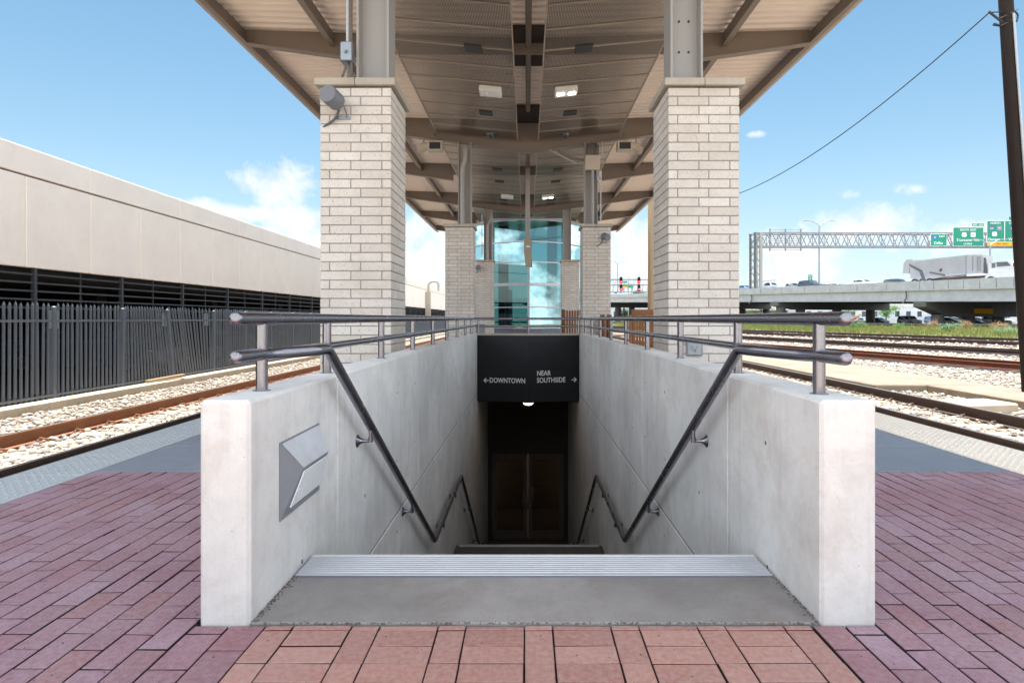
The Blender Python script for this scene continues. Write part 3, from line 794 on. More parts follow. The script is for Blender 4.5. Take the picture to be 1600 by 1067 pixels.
def column_proto():
    root = thing('steel_column', (-1.605, PF[0]+.35, 3.435), '', 'steel column', 'steel columns on the brick piers')
    x0, x1 = -1.77, -1.44; yc = PF[0]+.35; d = .15; t = .022; zt = BB(1.6)-.004
    mb = MB(); mb.box(x0, x0+t, yc-d, yc+d, 3.436, zt); mb.box(x1-t, x1, yc-d, yc+d, 3.436, zt); mb.box(x0+t, x1-t, yc-.009, yc+.009, 3.436, zt)
    mb.build('column_section', M['col'], root, 0)
    mb = MB(); mb.box(x0-.03, x1+.03, yc-d-.04, yc+d+.04, 3.4355, 3.455, .004); mb.build('base_plate', M['col'], root)
    return root
cp = column_proto()
for i, (sg, k, lab) in enumerate(((-1, 0, 'nearest grey steel column, beside the junction box and cables'),
                                  (1, 0, 'nearest grey steel column on the freeway side, with bolts on its web'),
                                  (-1, 1, 'grey steel column on the middle pier of the garage side, with a bent drain pipe'),
                                  (1, 1, 'grey steel column on the middle pier of the freeway side, behind the square pull box'),
                                  (-1, 2, 'grey steel column on the farthest pier of the garage side, against the teal glass'),
                                  (1, 2, 'grey steel column on the farthest pier of the freeway side, against the teal glass'))):
    if i == 0: cp['label'] = lab
    else: r_ = dup(cp, (sg*1.605, PF[k]+.35, 3.435), lab, PI if sg > 0 else 0)
    if i == 1:
        for z in (3.85, 4.17, 4.5, 4.8):
            for x in (-.045, .055):
                mb = MB(); mb.tube([(x, -.009, z-3.435), (x, -.018, z-3.435)], .012, 8); b_ = mb.build('bolt', M['dark']); b_.parent = r_; b_.location = (0, 0, 0); b_.rotation_euler = (0, 0, PI)

# lamp cans on the piers
def lamp_can(p, d, label, foot):
    root = thing('lamp_can', p, label, 'spotlight', 'lamp cans on the piers')
    p = Vector(p); d = Vector(d).normalized()
    mb = MB(); mb.tube([p-d*.10, p-d*.085, p+d*.085, p+d*.092], [.07, .086, .086, .082], 28); mb.build('can', M['lamp_can'], root)
    mb = MB(); f = Vector(foot); mb.bar(f+Vector((-.07, -.006, 0)), f+Vector((.09, -.006, 0)), .012, .03)
    mb.tube(fillet([f+Vector((.06, -.012, .0)), f+Vector((.06, -.05, .05)), p-d*.02+Vector((.07, 0, -.01))], .03, 4), .008, 8)
    mb.build('bracket', M['galv'], root)
    mb = MB(); mb.tube(fillet([p-d*.09, p-d*.13+Vector((0, 0, -.06)), f+Vector((-.05, -.03, -.02)), f+Vector((-.19, .02, -.09))], .05, 5), .012, 8); mb.build('cable', M['cable'], root)
lamp_can(W(519, 153, 5.70), (-.20, -.96, .10), 'dark grey cylindrical lamp can under the cap of the nearest garage side pier', (-1.86, 5.875, 3.05))
lamp_can((1.93, 14.74, 3.10), (.45, -.8, -.35), 'grey lamp can at the top corner of the middle pier on the freeway side', (1.88, 14.875, 2.96))
lamp_can((-1.98, 23.74, 3.12), (.45, -.8, .1), 'small grey lamp can on the farthest pier of the garage side', (-1.95, 23.875, 2.95))
# hatch at the foot of the right pier
root = thing('pier_hatch', (1.72, 5.87, .72), 'small grey metal hatch with an embossed mark on the nearest freeway side pier', 'hatch')
a, b = W(1072, 556, 5.87), W(1097, 533, 5.87)
mb = MB(); mb.box(a.x, b.x, 5.852, 5.884, a.z, b.z, .004); mb.build('frame', M['grey_box'], root)
mb = MB(); mb.box(a.x+.012, b.x-.012, 5.844, 5.851, a.z+.012, b.z-.012, .003); mb.build('door', M['galv'], root)
mb = MB(); cx = (a.x+b.x)/2; cz = (a.z+b.z)/2
mb.bar((cx-.028, 5.842, cz+.03), (cx, 5.842, cz-.03), .004, .012); mb.bar((cx+.028, 5.842, cz+.03), (cx, 5.842, cz-.03), .004, .012); mb.bar((cx-.05, 5.842, cz+.03), (cx-.028, 5.842, cz-.02), .004, .008)
mb.build('embossed_mark', M['grey_box'], root, 0)
# ================================================================== canopy
CY0, CY1 = 3.2, 34.0
MAIN = [5.88+.35, 14.88+.35, 23.88+.35, 33.2]; MIDR = [10.73, 19.73, 28.7]
can = thing('canopy', (0, MAIN[0], 5.3), 'long taupe steel canopy with ribbed metal deck over the stair and platform', 'canopy')
# ribbed deck, one sheet each side
prof = []; yy = CY0; P_ = .2
while yy < CY1:
    prof += [(yy, 0), (yy+.06, 0), (yy+.085, .045), (yy+.175, .045)]; yy += P_
for sg in (-1, 1):
    mb = MB(); n = len(prof); xa, xb = 0.0, sg*5.14
    vs = [(xa, y, DK(0)+h) for y, h in prof]+[(xb, y, DK(5.14)+h) for y, h in prof]
    mb.add(vs, [(i, i+1, n+i+1, n+i) for i in range(n-1)])
    mb.build('roof_deck', M['deck'], can, 30)
    mb = MB(); mb.slab([(0, CY0, DK(0)+.06), (sg*5.28, CY0, DK(5.28)+.06), (sg*5.28, CY1, DK(5.28)+.06), (0, CY1, DK(0)+.06)], (0, 0, .08)); mb.build('roof_sheet', M['roof'], can, 0)
    # edge channel and gutter lip
    mb = MB(); x = 5.11
    mb.box(*sorted((sg*x, sg*(x+.012))), CY0, CY1, DK(x)-.27, DK(x)); mb.box(*sorted((sg*(x-.075), sg*x)), CY0, CY1, DK(x)-.27, DK(x)-.258)
    mb.build('edge_channel', M['taupe'], can, 0)
    mb = MB(); mb.box(*sorted((sg*(x+.014), sg*(x+.10))), CY0, CY1, DK(x)-.235, DK(x)-.22); mb.box(*sorted((sg*(x+.10), sg*(x+.112))), CY0, CY1, DK(x)-.235, DK(x)+.05)
    mb.build('gutter', M['taupe_lt'], can, 0)
    mb = MB(); x = 3.52
    mb.box(*sorted((sg*(x-.006), sg*(x+.006))), CY0, CY1, DK(x)-.25, DK(x)-.002); mb.box(*sorted((sg*(x-.05), sg*(x+.05))), CY0, CY1, DK(x)-.262, DK(x)-.251)
    mb.build('purlin', M['taupe'], can, 0)
    for y in MAIN:
        mb = MB(); xi = .0 if True else 0
        w = .012; xe = 5.09
        mb.prism([(sg*.001, BB(0)), (sg*xe, BB(xe)), (sg*xe, DK(xe)-.001), (sg*.001, DK(0)-.001)], 'y', y-w/2, y+w/2)
        mb.prism([(sg*.001, BB(0)-.014), (sg*xe, BB(xe)-.014), (sg*xe, BB(xe)-.001), (sg*.001, BB(0)-.001)], 'y', y-.085, y+.085)
        mb.build('beam', M['taupe'], can, 0)
        c = MB(); c.box(*sorted((sg*4.93, sg*5.085)), y-.022, y-.008, DK(5)-.2, DK(5)-.06)
        for dx in (4.97, 5.04): c.tube([(sg*dx, y-.022, DK(5)-.13), (sg*dx, y-.03, DK(5)-.13)], .012, 8)
        c.build('end_cleat', M['taupe'], can, 0)
    for y in MIDR:
        mb = MB(); w = .012; xi = 2.46; xe = 5.09
        mb.prism([(sg*xi, BB(xi)), (sg*xe, BB(xe)), (sg*xe, DK(xe)-.001), (sg*.001, DK(0)-.001), (sg*.001, DK(0)-.3), (sg*xi, BB(xi)+.18)], 'y', y-w/2, y+w/2)
        mb.prism([(sg*xi, BB(xi)-.014), (sg*xe, BB(xe)-.014), (sg*xe, BB(xe)-.001), (sg*xi, BB(xi)-.001)], 'y', y-.085, y+.085)
        mb.build('rafter', M['taupe'], can, 0)
        c = MB(); c.box(*sorted((sg*4.93, sg*5.085)), y-.022, y-.008, DK(5)-.2, DK(5)-.06)
        for dx in (4.97, 5.04): c.tube([(sg*dx, y-.022, DK(5)-.13), (sg*dx, y-.03, DK(5)-.13)], .012, 8)
        c.build('end_cleat', M['taupe'], can, 0)
mb = MB(); mb.tube([(0, CY0, DK(0)-.14), (0, MAIN[1]-1.2, DK(0)-.14)], .055, 12); mb.build('valley_pipe', M['taupe'], can)
mb = MB(); mb.box(-.06, .06, MAIN[1]+.4, MAIN[2], DK(0)-.2, DK(0)-.1); mb.build('valley_duct', M['taupe'], can)
for a, b in ((10.2, 11.7), (14.0, 15.1)):
    mb = MB(); mb.box(-.30, .30, a, b, DK(0)-.09, DK(0)-.02); mb.build('valley_baffle', M['deep'], can, 0)
# perforated ceiling panels between the main beams
PI_, PO = .25, 2.33
def PZ(x): return EYE+4.5+.095*(abs(x)-PI_)
for y0, y1, n in ((3.3, MAIN[0]-.16, 4), (MAIN[0]+.16, MAIN[1]-.16, 12), (MAIN[1]+.16, MAIN[2]-.16, 12), (MAIN[2]+.16, MAIN[3]-.16, 12)):
    p = (y1-y0)/n
    for sg in (-1, 1):
        for k in range(n):
            a, b = y0+k*p+.006, y0+(k+1)*p-.006; mb = MB().use(M['perf'])
            xi, xo = sg*PI_, sg*PO; e = .02
            mb.add([(xi+sg*e, a+.012, PZ(PI_+e)), (xo-sg*e, a+.012, PZ(PO-e)), (xo-sg*e, b-.012, PZ(PO-e)), (xi+sg*e, b-.012, PZ(PI_+e))], [(0, 1, 2, 3)])
            mb.use(M['taupe_lt'])
            sag = random.gauss(0, .003)
            for (ya, yb) in ((a, a+.012), (b-.012, b)):
                mb.slab([(xi, ya, PZ(PI_)-.004+sag), (xo, ya, PZ(PO)-.004+sag), (xo, yb, PZ(PO)-.004+sag), (xi, yb, PZ(PI_)-.004+sag)], (0, 0, .03))
            for xa, xb in ((xi, xi+sg*.02), (xo-sg*.02, xo)):
                mb.slab([(xa, a, PZ(xa)-.003), (xb, a, PZ(xb)-.003), (xb, b, PZ(xb)-.003), (xa, b, PZ(xa)-.003)], (0, 0, .045))
            mb.build('ceiling_panel', None, can, 0)
def on_panel(x, y, z0): return Matrix.Translation((x, y, PZ(x)+z0)) @ Matrix.Rotation(-.095*(1 if x > 0 else -1), 4, 'Y')
def speaker_plate(x, y):
    mb = MB(); mb.box(-.15, .15, -.14, .14, -.02, .012, .008, on_panel(x, y, -.004)); mb.build('speaker_plate', M['dark'], can)
for y in (8.2, 10.05, 13.2, 18.2, 19.8, 22.9, 23.6):
    for sg in (-1, 1): speaker_plate(sg*.93, y)
for sg in (-1, 1):
    mb = MB(); c = Vector((sg*.93, 14.75, PZ(.93))); mb.tube([c, c+Vector((0, 0, -.035)), c+Vector((0, 0, -.07)), c+Vector((0, 0, -.095))], [.11, .105, .075, .03], 18); mb.build('dome_camera', M['carglass'], can)
for sg in (-1, 1):
    for y, nm in ((11.76, 'first'), (21.9, 'second')):
        x = sg*.74; Mx = on_panel(x, y, -.006)
        lab = {(-1, 'first'): 'unlit white twin floodlight on the perforated ceiling, nearest one on the garage side', (1, 'first'): 'bright lit white twin floodlight on the perforated ceiling, the nearest lit one',
               (-1, 'second'): 'unlit white twin floodlight on the far perforated ceiling, in front of the glass tower', (1, 'second'): 'lit white twin floodlight on the far perforated ceiling, in front of the glass tower'}[sg, nm]
        root = thing('floodlight', (x, y, PZ(x)), lab, 'floodlight', 'twin floodlights under the canopy')
        mb = MB(); mb.box(-.22, .22, -.16, .16, -.11, 0, .012, Mx); mb.build('housing', M['white_paint'], root)
        mb = MB()
        for cx in (-.11, .11):
            for dx in (-.035, .035):
                for dy in (-.06, .01): mb.box(cx+dx-.026, cx+dx+.026, dy-.024, dy+.024, -.122, -.111, .003, Mx)
        mb.build('led_cluster', M['led'] if sg > 0 else M['lens'], root)
# hanging post at the valley
root = thing('hanging_post', (0, 19.2, 2.7), 'grey rectangular post hanging from the canopy valley in front of the glass tower', 'post')
mb = MB(); mb.box(-.075, .075, 19.12, 19.28, 3.5, DK(0)-.002, .006); mb.build('post', M['col'], root)
mb = MB(); mb.prism([(-.12, 3.62), (.12, 3.62), (.15, 2.72), (-.06, 2.72), (-.12, 3.2)], 'y', 19.02, 19.118); mb.build('bracket_plate', M['taupe_lt'], root, 0)
mb = MB(); mb.box(-.05, .07, 18.99, 19.018, 3.34, 3.40, .004); mb.build('cleat', M['white_paint'], root)
# horn loudspeakers on the middle columns
for sg, lab in ((-1, 'beige horn loudspeaker hung from the beam on the garage side'), (1, 'beige horn loudspeaker hung from the beam on the freeway side')):
    c = W(673 if sg < 0 else 983, 230, 14.75); root = thing('loudspeaker', c, lab, 'loudspeaker', 'horn loudspeakers at the middle beam')
    o = lambda x, y, z: (c.x+sg*x, c.y+y, c.z+z)
    mb = MB()
    for (x0, x1, z0, z1) in ((-.30, .06, .09, .12), (-.30, .06, -.11, -.08), (-.30, -.26, -.08, .09), (.02, .06, -.08, .09)):
        mb.box(*sorted((c.x+sg*x0, c.x+sg*x1)), c.y-.13, c.y+.13, c.z+z0, c.z+z1, .006)
    mb.build('cabinet', M['beige_plastic'], root)
    mb = MB(); mb.box(*sorted((c.x+sg*-.258, c.x+sg*.018)), c.y-.10, c.y+.12, c.z-.078, c.z+.088); mb.build('grille', M['dark'], root)
    mb = MB(); ring = lambda x, ry, rz, dz: [(c.x+sg*x, c.y+ry*math.cos(2*PI*i/20), c.z+dz+rz*math.sin(2*PI*i/20)) for i in range(20)]
    vs = ring(.062, .12, .09, .02)+ring(.14, .11, .11, .01)+ring(.22, .17, .12, -.03)+ring(.30, .20, .06, -.10)+ring(.31, .19, .05, -.115)
    mb.add(vs, [[k*20+i, k*20+(i+1) % 20, (k+1)*20+(i+1) % 20, (k+1)*20+i] for k in range(4) for i in range(20)]+[list(range(80, 100))]); mb.build('horn', M['beige_plastic'], root)
    mb = MB(); mb.tube(fillet([o(.18, 0, .1), o(.16, 0, .24), o(-.1, 0, .26), o(-.1, 0, .11)], .05, 4), .014, 8); mb.tube([o(-.1, 0, .25), o(-.1, .3, .42)], .016, 8); mb.build('bracket', M['taupe'], root)

# junction box, pipes and cables on the nearest left column
root = thing('junction_box', W(541, 82, 6.02), 'small grey junction box with two hanging cables beside the nearest steel column', 'junction box')
a, b = W(533, 97, 6.0), W(551, 67, 6.0)
mb = MB(); mb.box(a.x, b.x, 5.97, 6.05, a.z, b.z, .008); mb.build('box', M['galv'], root)
mb = MB(); c = W(540, 80, 5.97); mb.tube([c, c+Vector((0, -.02, 0))], .02, 14); mb.tube([c+Vector((0, -.02, 0)), c+Vector((0, -.03, 0))], .011, 6); mb.build('knob', M['galv'], root)
mb = MB(); p = W(543, 67, 6.02); mb.tube([p, Vector((p.x, p.y, DK(2)-.02))], .014, 10); mb.build('conduit', M['conduit_white'], root)
for p0, p1, p2 in ((W(541, 97, 6.0), W(538, 113, 6.0), W(529, 126, 6.02)), (W(549, 97, 6.0), W(550, 112, 6.0), W(547, 126, 6.02))):
    mb = MB(); mb.tube(fillet([p0, p1, p2+Vector((0, .02, -.03))], .06, 5), .011, 8); mb.build('cable', M['cable'], root)
def pipe_run(label, pts, r, mat, clips=()):
    root = thing('conduit', pts[-1], label, 'conduit'); mb = MB(); mb.tube(fillet(pts, .08, 5), r, 10); mb.build('pipe', mat, root)
    for z in clips:
        mb = MB(); p = pts[-1]; mb.box(p[0]-r-.03, p[0]+r+.03, p[1]-.01, p[1]+.03, z-.014, z+.014, .003); mb.build('clip', M['galv'], root)
pipe_run('upright taupe pipe between the junction box and the nearest steel column', [Vector((-1.845, 6.10, DK(1.8)-.02)), Vector((-1.845, 6.10, 3.436))], .03, M['taupe'], (3.80,))
# pull box and bunch of conduits, middle right column
cx, cy = W(925, 252, 14.98).x, 14.98
root = thing('pull_box', (cx, cy, 4.9), 'square beige pull box below a bunch of conduits on the middle freeway side column', 'electrical box')
a, b = W(914, 266, 14.98), W(937, 243, 14.98)
mb = MB(); mb.box(a.x, b.x, 14.94, 15.06, a.z, b.z, .008); mb.build('box', M['beige_plastic'], root)
for i in range(6):
    x = a.x+.03+i*(b.x-a.x-.06)/5; mb = MB(); mb.tube(fillet([(x, 15.0, b.z), (x, 15.0, b.z+.2), (x+.02, 15.2, b.z+.34)], .06, 4), .016, 8); mb.build('conduit', M['taupe'], root)
mb = MB(); mb.tube([W(926, 266, 15.0), Vector((W(926, 266, 15.0).x, 15.0, 3.437))], .034, 10); mb.build('drop_pipe', M['col'], root)
w = lambda px, py: W(px, py, 14.98)
pipe_run('thin pale conduit with a kink running down the middle pier column on the freeway side', [w(941, 222), w(941, 240), w(933, 258), w(933, 281), w(938.5, 290), w(938.5, 346)], .015, M['conduit_white'], (3.9, 3.62))
mb = MB(); a, b = w(935, 279), w(940, 268); root = thing('conduit_fitting', (a+b)/2, 'small pale conduit fitting below the beige pull box', 'fitting')
mb.box(a.x, b.x, 14.93, 15.0, a.z, b.z, .006); mb.build('body', M['conduit_white'], root)
mb = MB(); mb.tube([a+Vector((.04, -.02, -.03)), a+Vector((.04, -.02, .02))], .02, 8); mb.build('hub', M['galv'], root)
pipe_run('bright slanting conduit under the valley beam, leading to the beige pull box', [W(858, 234, 14.98), W(900, 256, 14.9)], .016, M['conduit_white'])
pipe_run('dark slanting conduit under the valley beam beside the bright one', [W(872, 236, 15.1), W(893, 248, 15.1), W(913, 250, 15.05)], .03, M['taupe'])
pipe_run('drain pipe with an offset on the middle garage side column', [W(727, 232, 14.95), W(727, 250, 14.95), W(722.5, 262, 14.97), Vector((W(722.5, 262, 14.97).x, 14.97, 3.437))], .05, M['col'])
pipe_run('drain pipe with an elbow on the farthest garage side column', [W(768, 337, 24.0), W(768, 343, 24.0), W(762, 352, 24.0), Vector((W(762, 352, 24).x, 24.0, 3.437))], .05, M['col'])
pipe_run('thin bright conduit beside the farthest garage side column', [W(753, 335, 23.95), W(753, 400, 23.95)], .02, M['conduit_white'])

# ================================================================== glass tower
root = thing('glass_tower', (0, 26.7, 0), 'faceted teal glass elevator tower with silver mullions at the end of the canopy', 'glass tower')
TV = [(-2.3, 33.2), (-3.0, 30.6), (-2.6, 28.8), (-1.62, 27.5), (.05, 26.7), (1.68, 27.5), (2.66, 28.8), (3.05, 30.6), (2.35, 33.2)]
TZ = [EYE+h for h in (-.42, .52, 1.55, 2.56, 3.48, 4.48)]
for i, ((x0, y0), (x1, y1)) in enumerate(zip(TV, TV[1:])):
    d = Vector((x1-x0, y1-y0, 0)).normalized(); nn = Vector((d.y, -d.x, 0))
    for j, (z0, z1) in enumerate(zip(TZ, TZ[1:])):
        p = [Vector((x0, y0, z0+.03))+d*.04, Vector((x1, y1, z0+.03))-d*.04, Vector((x1, y1, z1-.03))-d*.04, Vector((x0, y0, z1-.03))+d*.04]
        tilt = Vector((random.gauss(0, .004), random.gauss(0, .004), 0)); p[2] += tilt; p[3] += tilt
        mb = MB(); mb.slab(p, nn*-.012); mb.build('pane', M['glass'], root, 0)
    for j, z in enumerate(TZ):
        h = .13 if j == 2 else .05
        mb = MB(); mb.bar(Vector((x0, y0, z))+nn*.03, Vector((x1, y1, z))+nn*.03, .10, h); mb.build('transom', M['frame_alu'], root, 0)
    mb = MB(); mb.slab([(x0, y0, 0), (x1, y1, 0), (x1, y1, TZ[0]-.03), (x0, y0, TZ[0]-.03)], nn*-.08); mb.build('base_panel', M['slab'], root, 0)
for x, y in TV:
    mb = MB(); mb.box(x-.05, x+.05, y-.09, y+.02, 0, TZ[-1]+.06); mb.build('mullion', M['frame_alu'], root, 0)
mb = MB(); mb.prism(TV, 'z', TZ[-1]+.04, TZ[-1]+.14); mb.build('roof', M['frame_alu'], root, 0)
for x in (-1.15, 1.2):
    mb = MB(); mb.box(x-.24, x+.24, 28.6, 29.1, 0, TZ[-1]-.02); mb.build('inner_column', M['cream_int'] if False else M['dark_int'], root, 0)
mb = MB(); mb.box(-1.35, -.75, 29.6, 30.1, 0, 2.5); mb.box(.9, 1.5, 29.6, 30.1, 0, 2.5); mb.build('inner_wall', M['cream_int'], root, 0)
# brown timber enclosures
def timber_box(label, x0, x1, y0, y1, z0, z1, n, top=True):
    root = thing('timber_enclosure', ((x0+x1)/2, y0, z0), label, 'timber enclosure'); w = (x1-x0)/n
    mb = MB()
    for i in range(n):
        hj = random.uniform(-.03, .03); mb.box(x0+i*w+.012, x0+(i+1)*w-.012, y0, y0+.025, z0+.05, z1-.02+hj*.4)
    m = int(max(2, (y1-y0)/w))
    for i in range(m): 
        for x in (x0, x1-.025): mb.box(x, x+.025, y0+.03+i*w, y0+.03+(i+1)*w-.012, z0+.05, z1-.02)
    mb.build('planks', M['wood'], root, 0)
    mb = MB()
    for x in (x0-.05, x1-.05): mb.box(x, x+.1, y0+.04, y0+.14, z0-.3, z1+.02)
    mb.build('posts', M['wood'], root, 0)
    if top:
        mb = MB(); mb.box(x0-.08, x1+.06, y0-.05, y0+.02, z1, z1+.30); mb.box(x0-.2, x1+.06, y0-.1, y0-.052, z1-.04, z1+.02); mb.build('header_board', M['wood'], root, 0)
a, b = W(880, 520, 22.0), W(909, 484, 22.0); timber_box('brown timber enclosure of upright planks in front of the farthest freeway side pier', a.x, b.x, 22.0, 22.6, 0, b.z, 7, False)
a, b = W(989, 541, 33), W(1024, 492, 33); timber_box('tall brown timber enclosure with a heavy header board below the tan pole', a.x, b.x, 33, 34.4, -.55, b.z, 8)
a, b = W(942, 520, 14.4), W(953, 493, 14.4); timber_box('narrow brown timber planter at the middle freeway side pier', a.x, b.x, 14.4, 14.8, 0, b.z, 3, False)
a, b = W(741, 515, 21.5), W(757, 505, 21.5)
root = thing('utility_cabinet', (a.x, 21.5, 0), 'small grey cabinet standing at the farthest garage side pier', 'cabinet')
mb = MB(); mb.box(a.x, b.x, 21.5, 21.9, 0, b.z-.03, .01); mb.build('body', M['grey_box'], root)
mb = MB(); mb.box(a.x-.03, b.x+.03, 21.46, 21.94, b.z-.03, b.z, .005); mb.build('lid', M['white_paint'], root)

# ================================================================== garage on the left
GX = -10.2; GS = 10.2/14
gar = thing('parking_garage', (GX, 8, -.6), 'long beige precast parking garage with dark open ground floor behind the fence', 'parking garage')
z0, zg, z1 = EYE+86/824*10.2-.01, EYE+236/824*10.2, EYE+281/824*10.2+.01
ps = .19e-3*F*10.2*.995; ya = F*10.17/682
fp = MB(); y = ya
fp.box(GX-.22, GX, y+.024, y+ps-.024, z0, zg-.03, .010); proto = fp.build('facade_panel', M['facade'], gar)
cp_ = MB(); cp_.box(GX-.22, GX, y+.010, y+ps*2-.010, zg+.015, z1, .010); proto2 = cp_.build('coping_panel', M['facade'], gar)
for k in range(-8, 58):
    if k == 0: continue
    d = proto.copy(); COL.objects.link(d); d.parent = gar; d.location = (0, k*ps, 0)
    if k % 2 == 0: d = proto2.copy(); COL.objects.link(d); d.parent = gar; d.location = (0, k*ps, 0)
yA, yB = ya-8*ps, ya+58*ps
mb = MB(); mb.box(GX-.3, GX-.008, yA, yB, z0+.02, zg-.034); mb.box(GX-.3, GX-.008, yA, yB, zg+.02, z1-.02); mb.build('joint_caulk', M['caulk'], gar, 0)
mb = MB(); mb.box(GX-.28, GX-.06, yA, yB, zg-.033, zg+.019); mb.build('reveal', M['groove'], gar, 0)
mb = MB(); mb.box(GX-26, GX-.23, yA, yB, z0-.1, z0+.25); mb.build('upper_floor', M['void'], gar, 0)  # floors, back wall and columns given the unlit interior's darkness as colour
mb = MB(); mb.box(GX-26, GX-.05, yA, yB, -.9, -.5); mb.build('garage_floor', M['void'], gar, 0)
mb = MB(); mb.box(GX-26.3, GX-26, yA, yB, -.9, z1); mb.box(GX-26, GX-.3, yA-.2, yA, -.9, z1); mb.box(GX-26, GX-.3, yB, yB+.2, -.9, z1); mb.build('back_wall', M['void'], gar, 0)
for k in range(0, 12):
    mb = MB(); y = 6+k*8.2; mb.box(GX-6.5, GX-6.0, y, y+.5, -.5, z0-.1); mb.build('garage_column', M['dark'], gar, 0)
pp_ = .28e-3*F*10.2; y0 = F*10.17/630
sb = None
for k in range(-4, 38):
    y = y0+k*pp_
    mb = MB(); mb.box(GX-.10, GX-.02, y-.035, y+.035, -.5, z0-.005); mb.build('screen_post', M['louver'], gar, 0)
    mb = MB()
    for i in range(5):
        z = z0-.14-i*.172; mb.box(GX-.08, GX-.035, y+.047, y+pp_-.047, z-.018, z+.018)
    ym = y+pp_/2; mb.box(GX-.11, GX-.082, ym-.02, ym+.02, -.5, z0-.01)
    mb.build('screen_bars', M['louver'], gar, 0)
mb = MB(); p = W(669, 500, F*9.9/154); mb.box(GX+.01, GX+.5, p.y-.25, p.y+.25, -.6, z1-.8); mb.tube(fillet([(GX+.3, p.y, z1-.8), (GX+.3, p.y, z1+.2), (GX+1.3, p.y, z1+.3), (GX+1.3, p.y, z1-.7)], .5, 5), .12, 8); mb.build('pilaster', M['cap'], gar, 0)

# ================================================================== steel picket fence
FX = -9.0
fen = thing('picket_fence', (FX, 10, -.5), 'slate grey steel picket fence with one leaning bay between the track and the garage', 'fence')
fp_ = 1.83*1.045; y0 = F*8.97/740
rf = random.Random(11)
for k in range(-3, 32):
    y = y0+k*fp_; lean = -.28 if k == 2 else rf.gauss(0, .01)
    mb = MB(); mb.bar((FX, y, -.6), (FX+.02, y+lean, 1.26), .075, .075, (1, 0, 0)); mb.tube([(FX+.02, y+lean, 1.26), (FX+.02, y+lean, 1.29), (FX+.02, y+lean, 1.31)], [.045, .045, .02], 8); mb.build('post', M['fence'], fen, 30)
    l1 = -.28 if k == 1 else 0; l0 = -.28 if k == 2 else 0
    for z in (1.03, -.37):
        mb = MB(); mb.box(FX+.012, FX+.045, y+.04+(l0 if z > 0 else 0), y+fp_-.04+(l1 if z > 0 else 0), z-.022, z+.022); mb.build('rail', M['fence'], fen, 0)
    mb = MB(); n = 16
    for i in range(1, n):
        yy = y+fp_*i/n; t = i/n; ln = l0*(1-t)+l1*t+rf.gauss(0, .008); 
        if k == 2: ln += -.18*math.sin(PI*t)
        w = .032; zt = 1.36+rf.gauss(0, .008); zb = -.47
        dy = ln*(zt-zb)/1.5
        mb.bar((FX, yy, zb), (FX, yy+dy, zt-.05), w, w, (1, 0, 0))
        q = Vector((FX, yy+dy, zt-.05)); mb.add([q+Vector((a, b, 0)) for a, b in ((-w/2, -w/2), (w/2, -w/2), (w/2, w/2), (-w/2, w/2))]+[q+Vector((0, 0, .06))], [(0, 1, 4), (1, 2, 4), (2, 3, 4), (3, 0, 4)])
    mb.build('pickets', M['fence'], fen, 0)
    if k in (0, 2, 3):
        mb = MB()
        for dy in ((-.14, -.04), (.06, .10)) if k == 0 else ((-.5, -.4), (-.37, -.3)):
            mb.box(FX+.018, FX+.03, y+dy[0], y+dy[1], .88, 1.22)
        mb.build('reflector_tag', M['galv'], fen, 0)

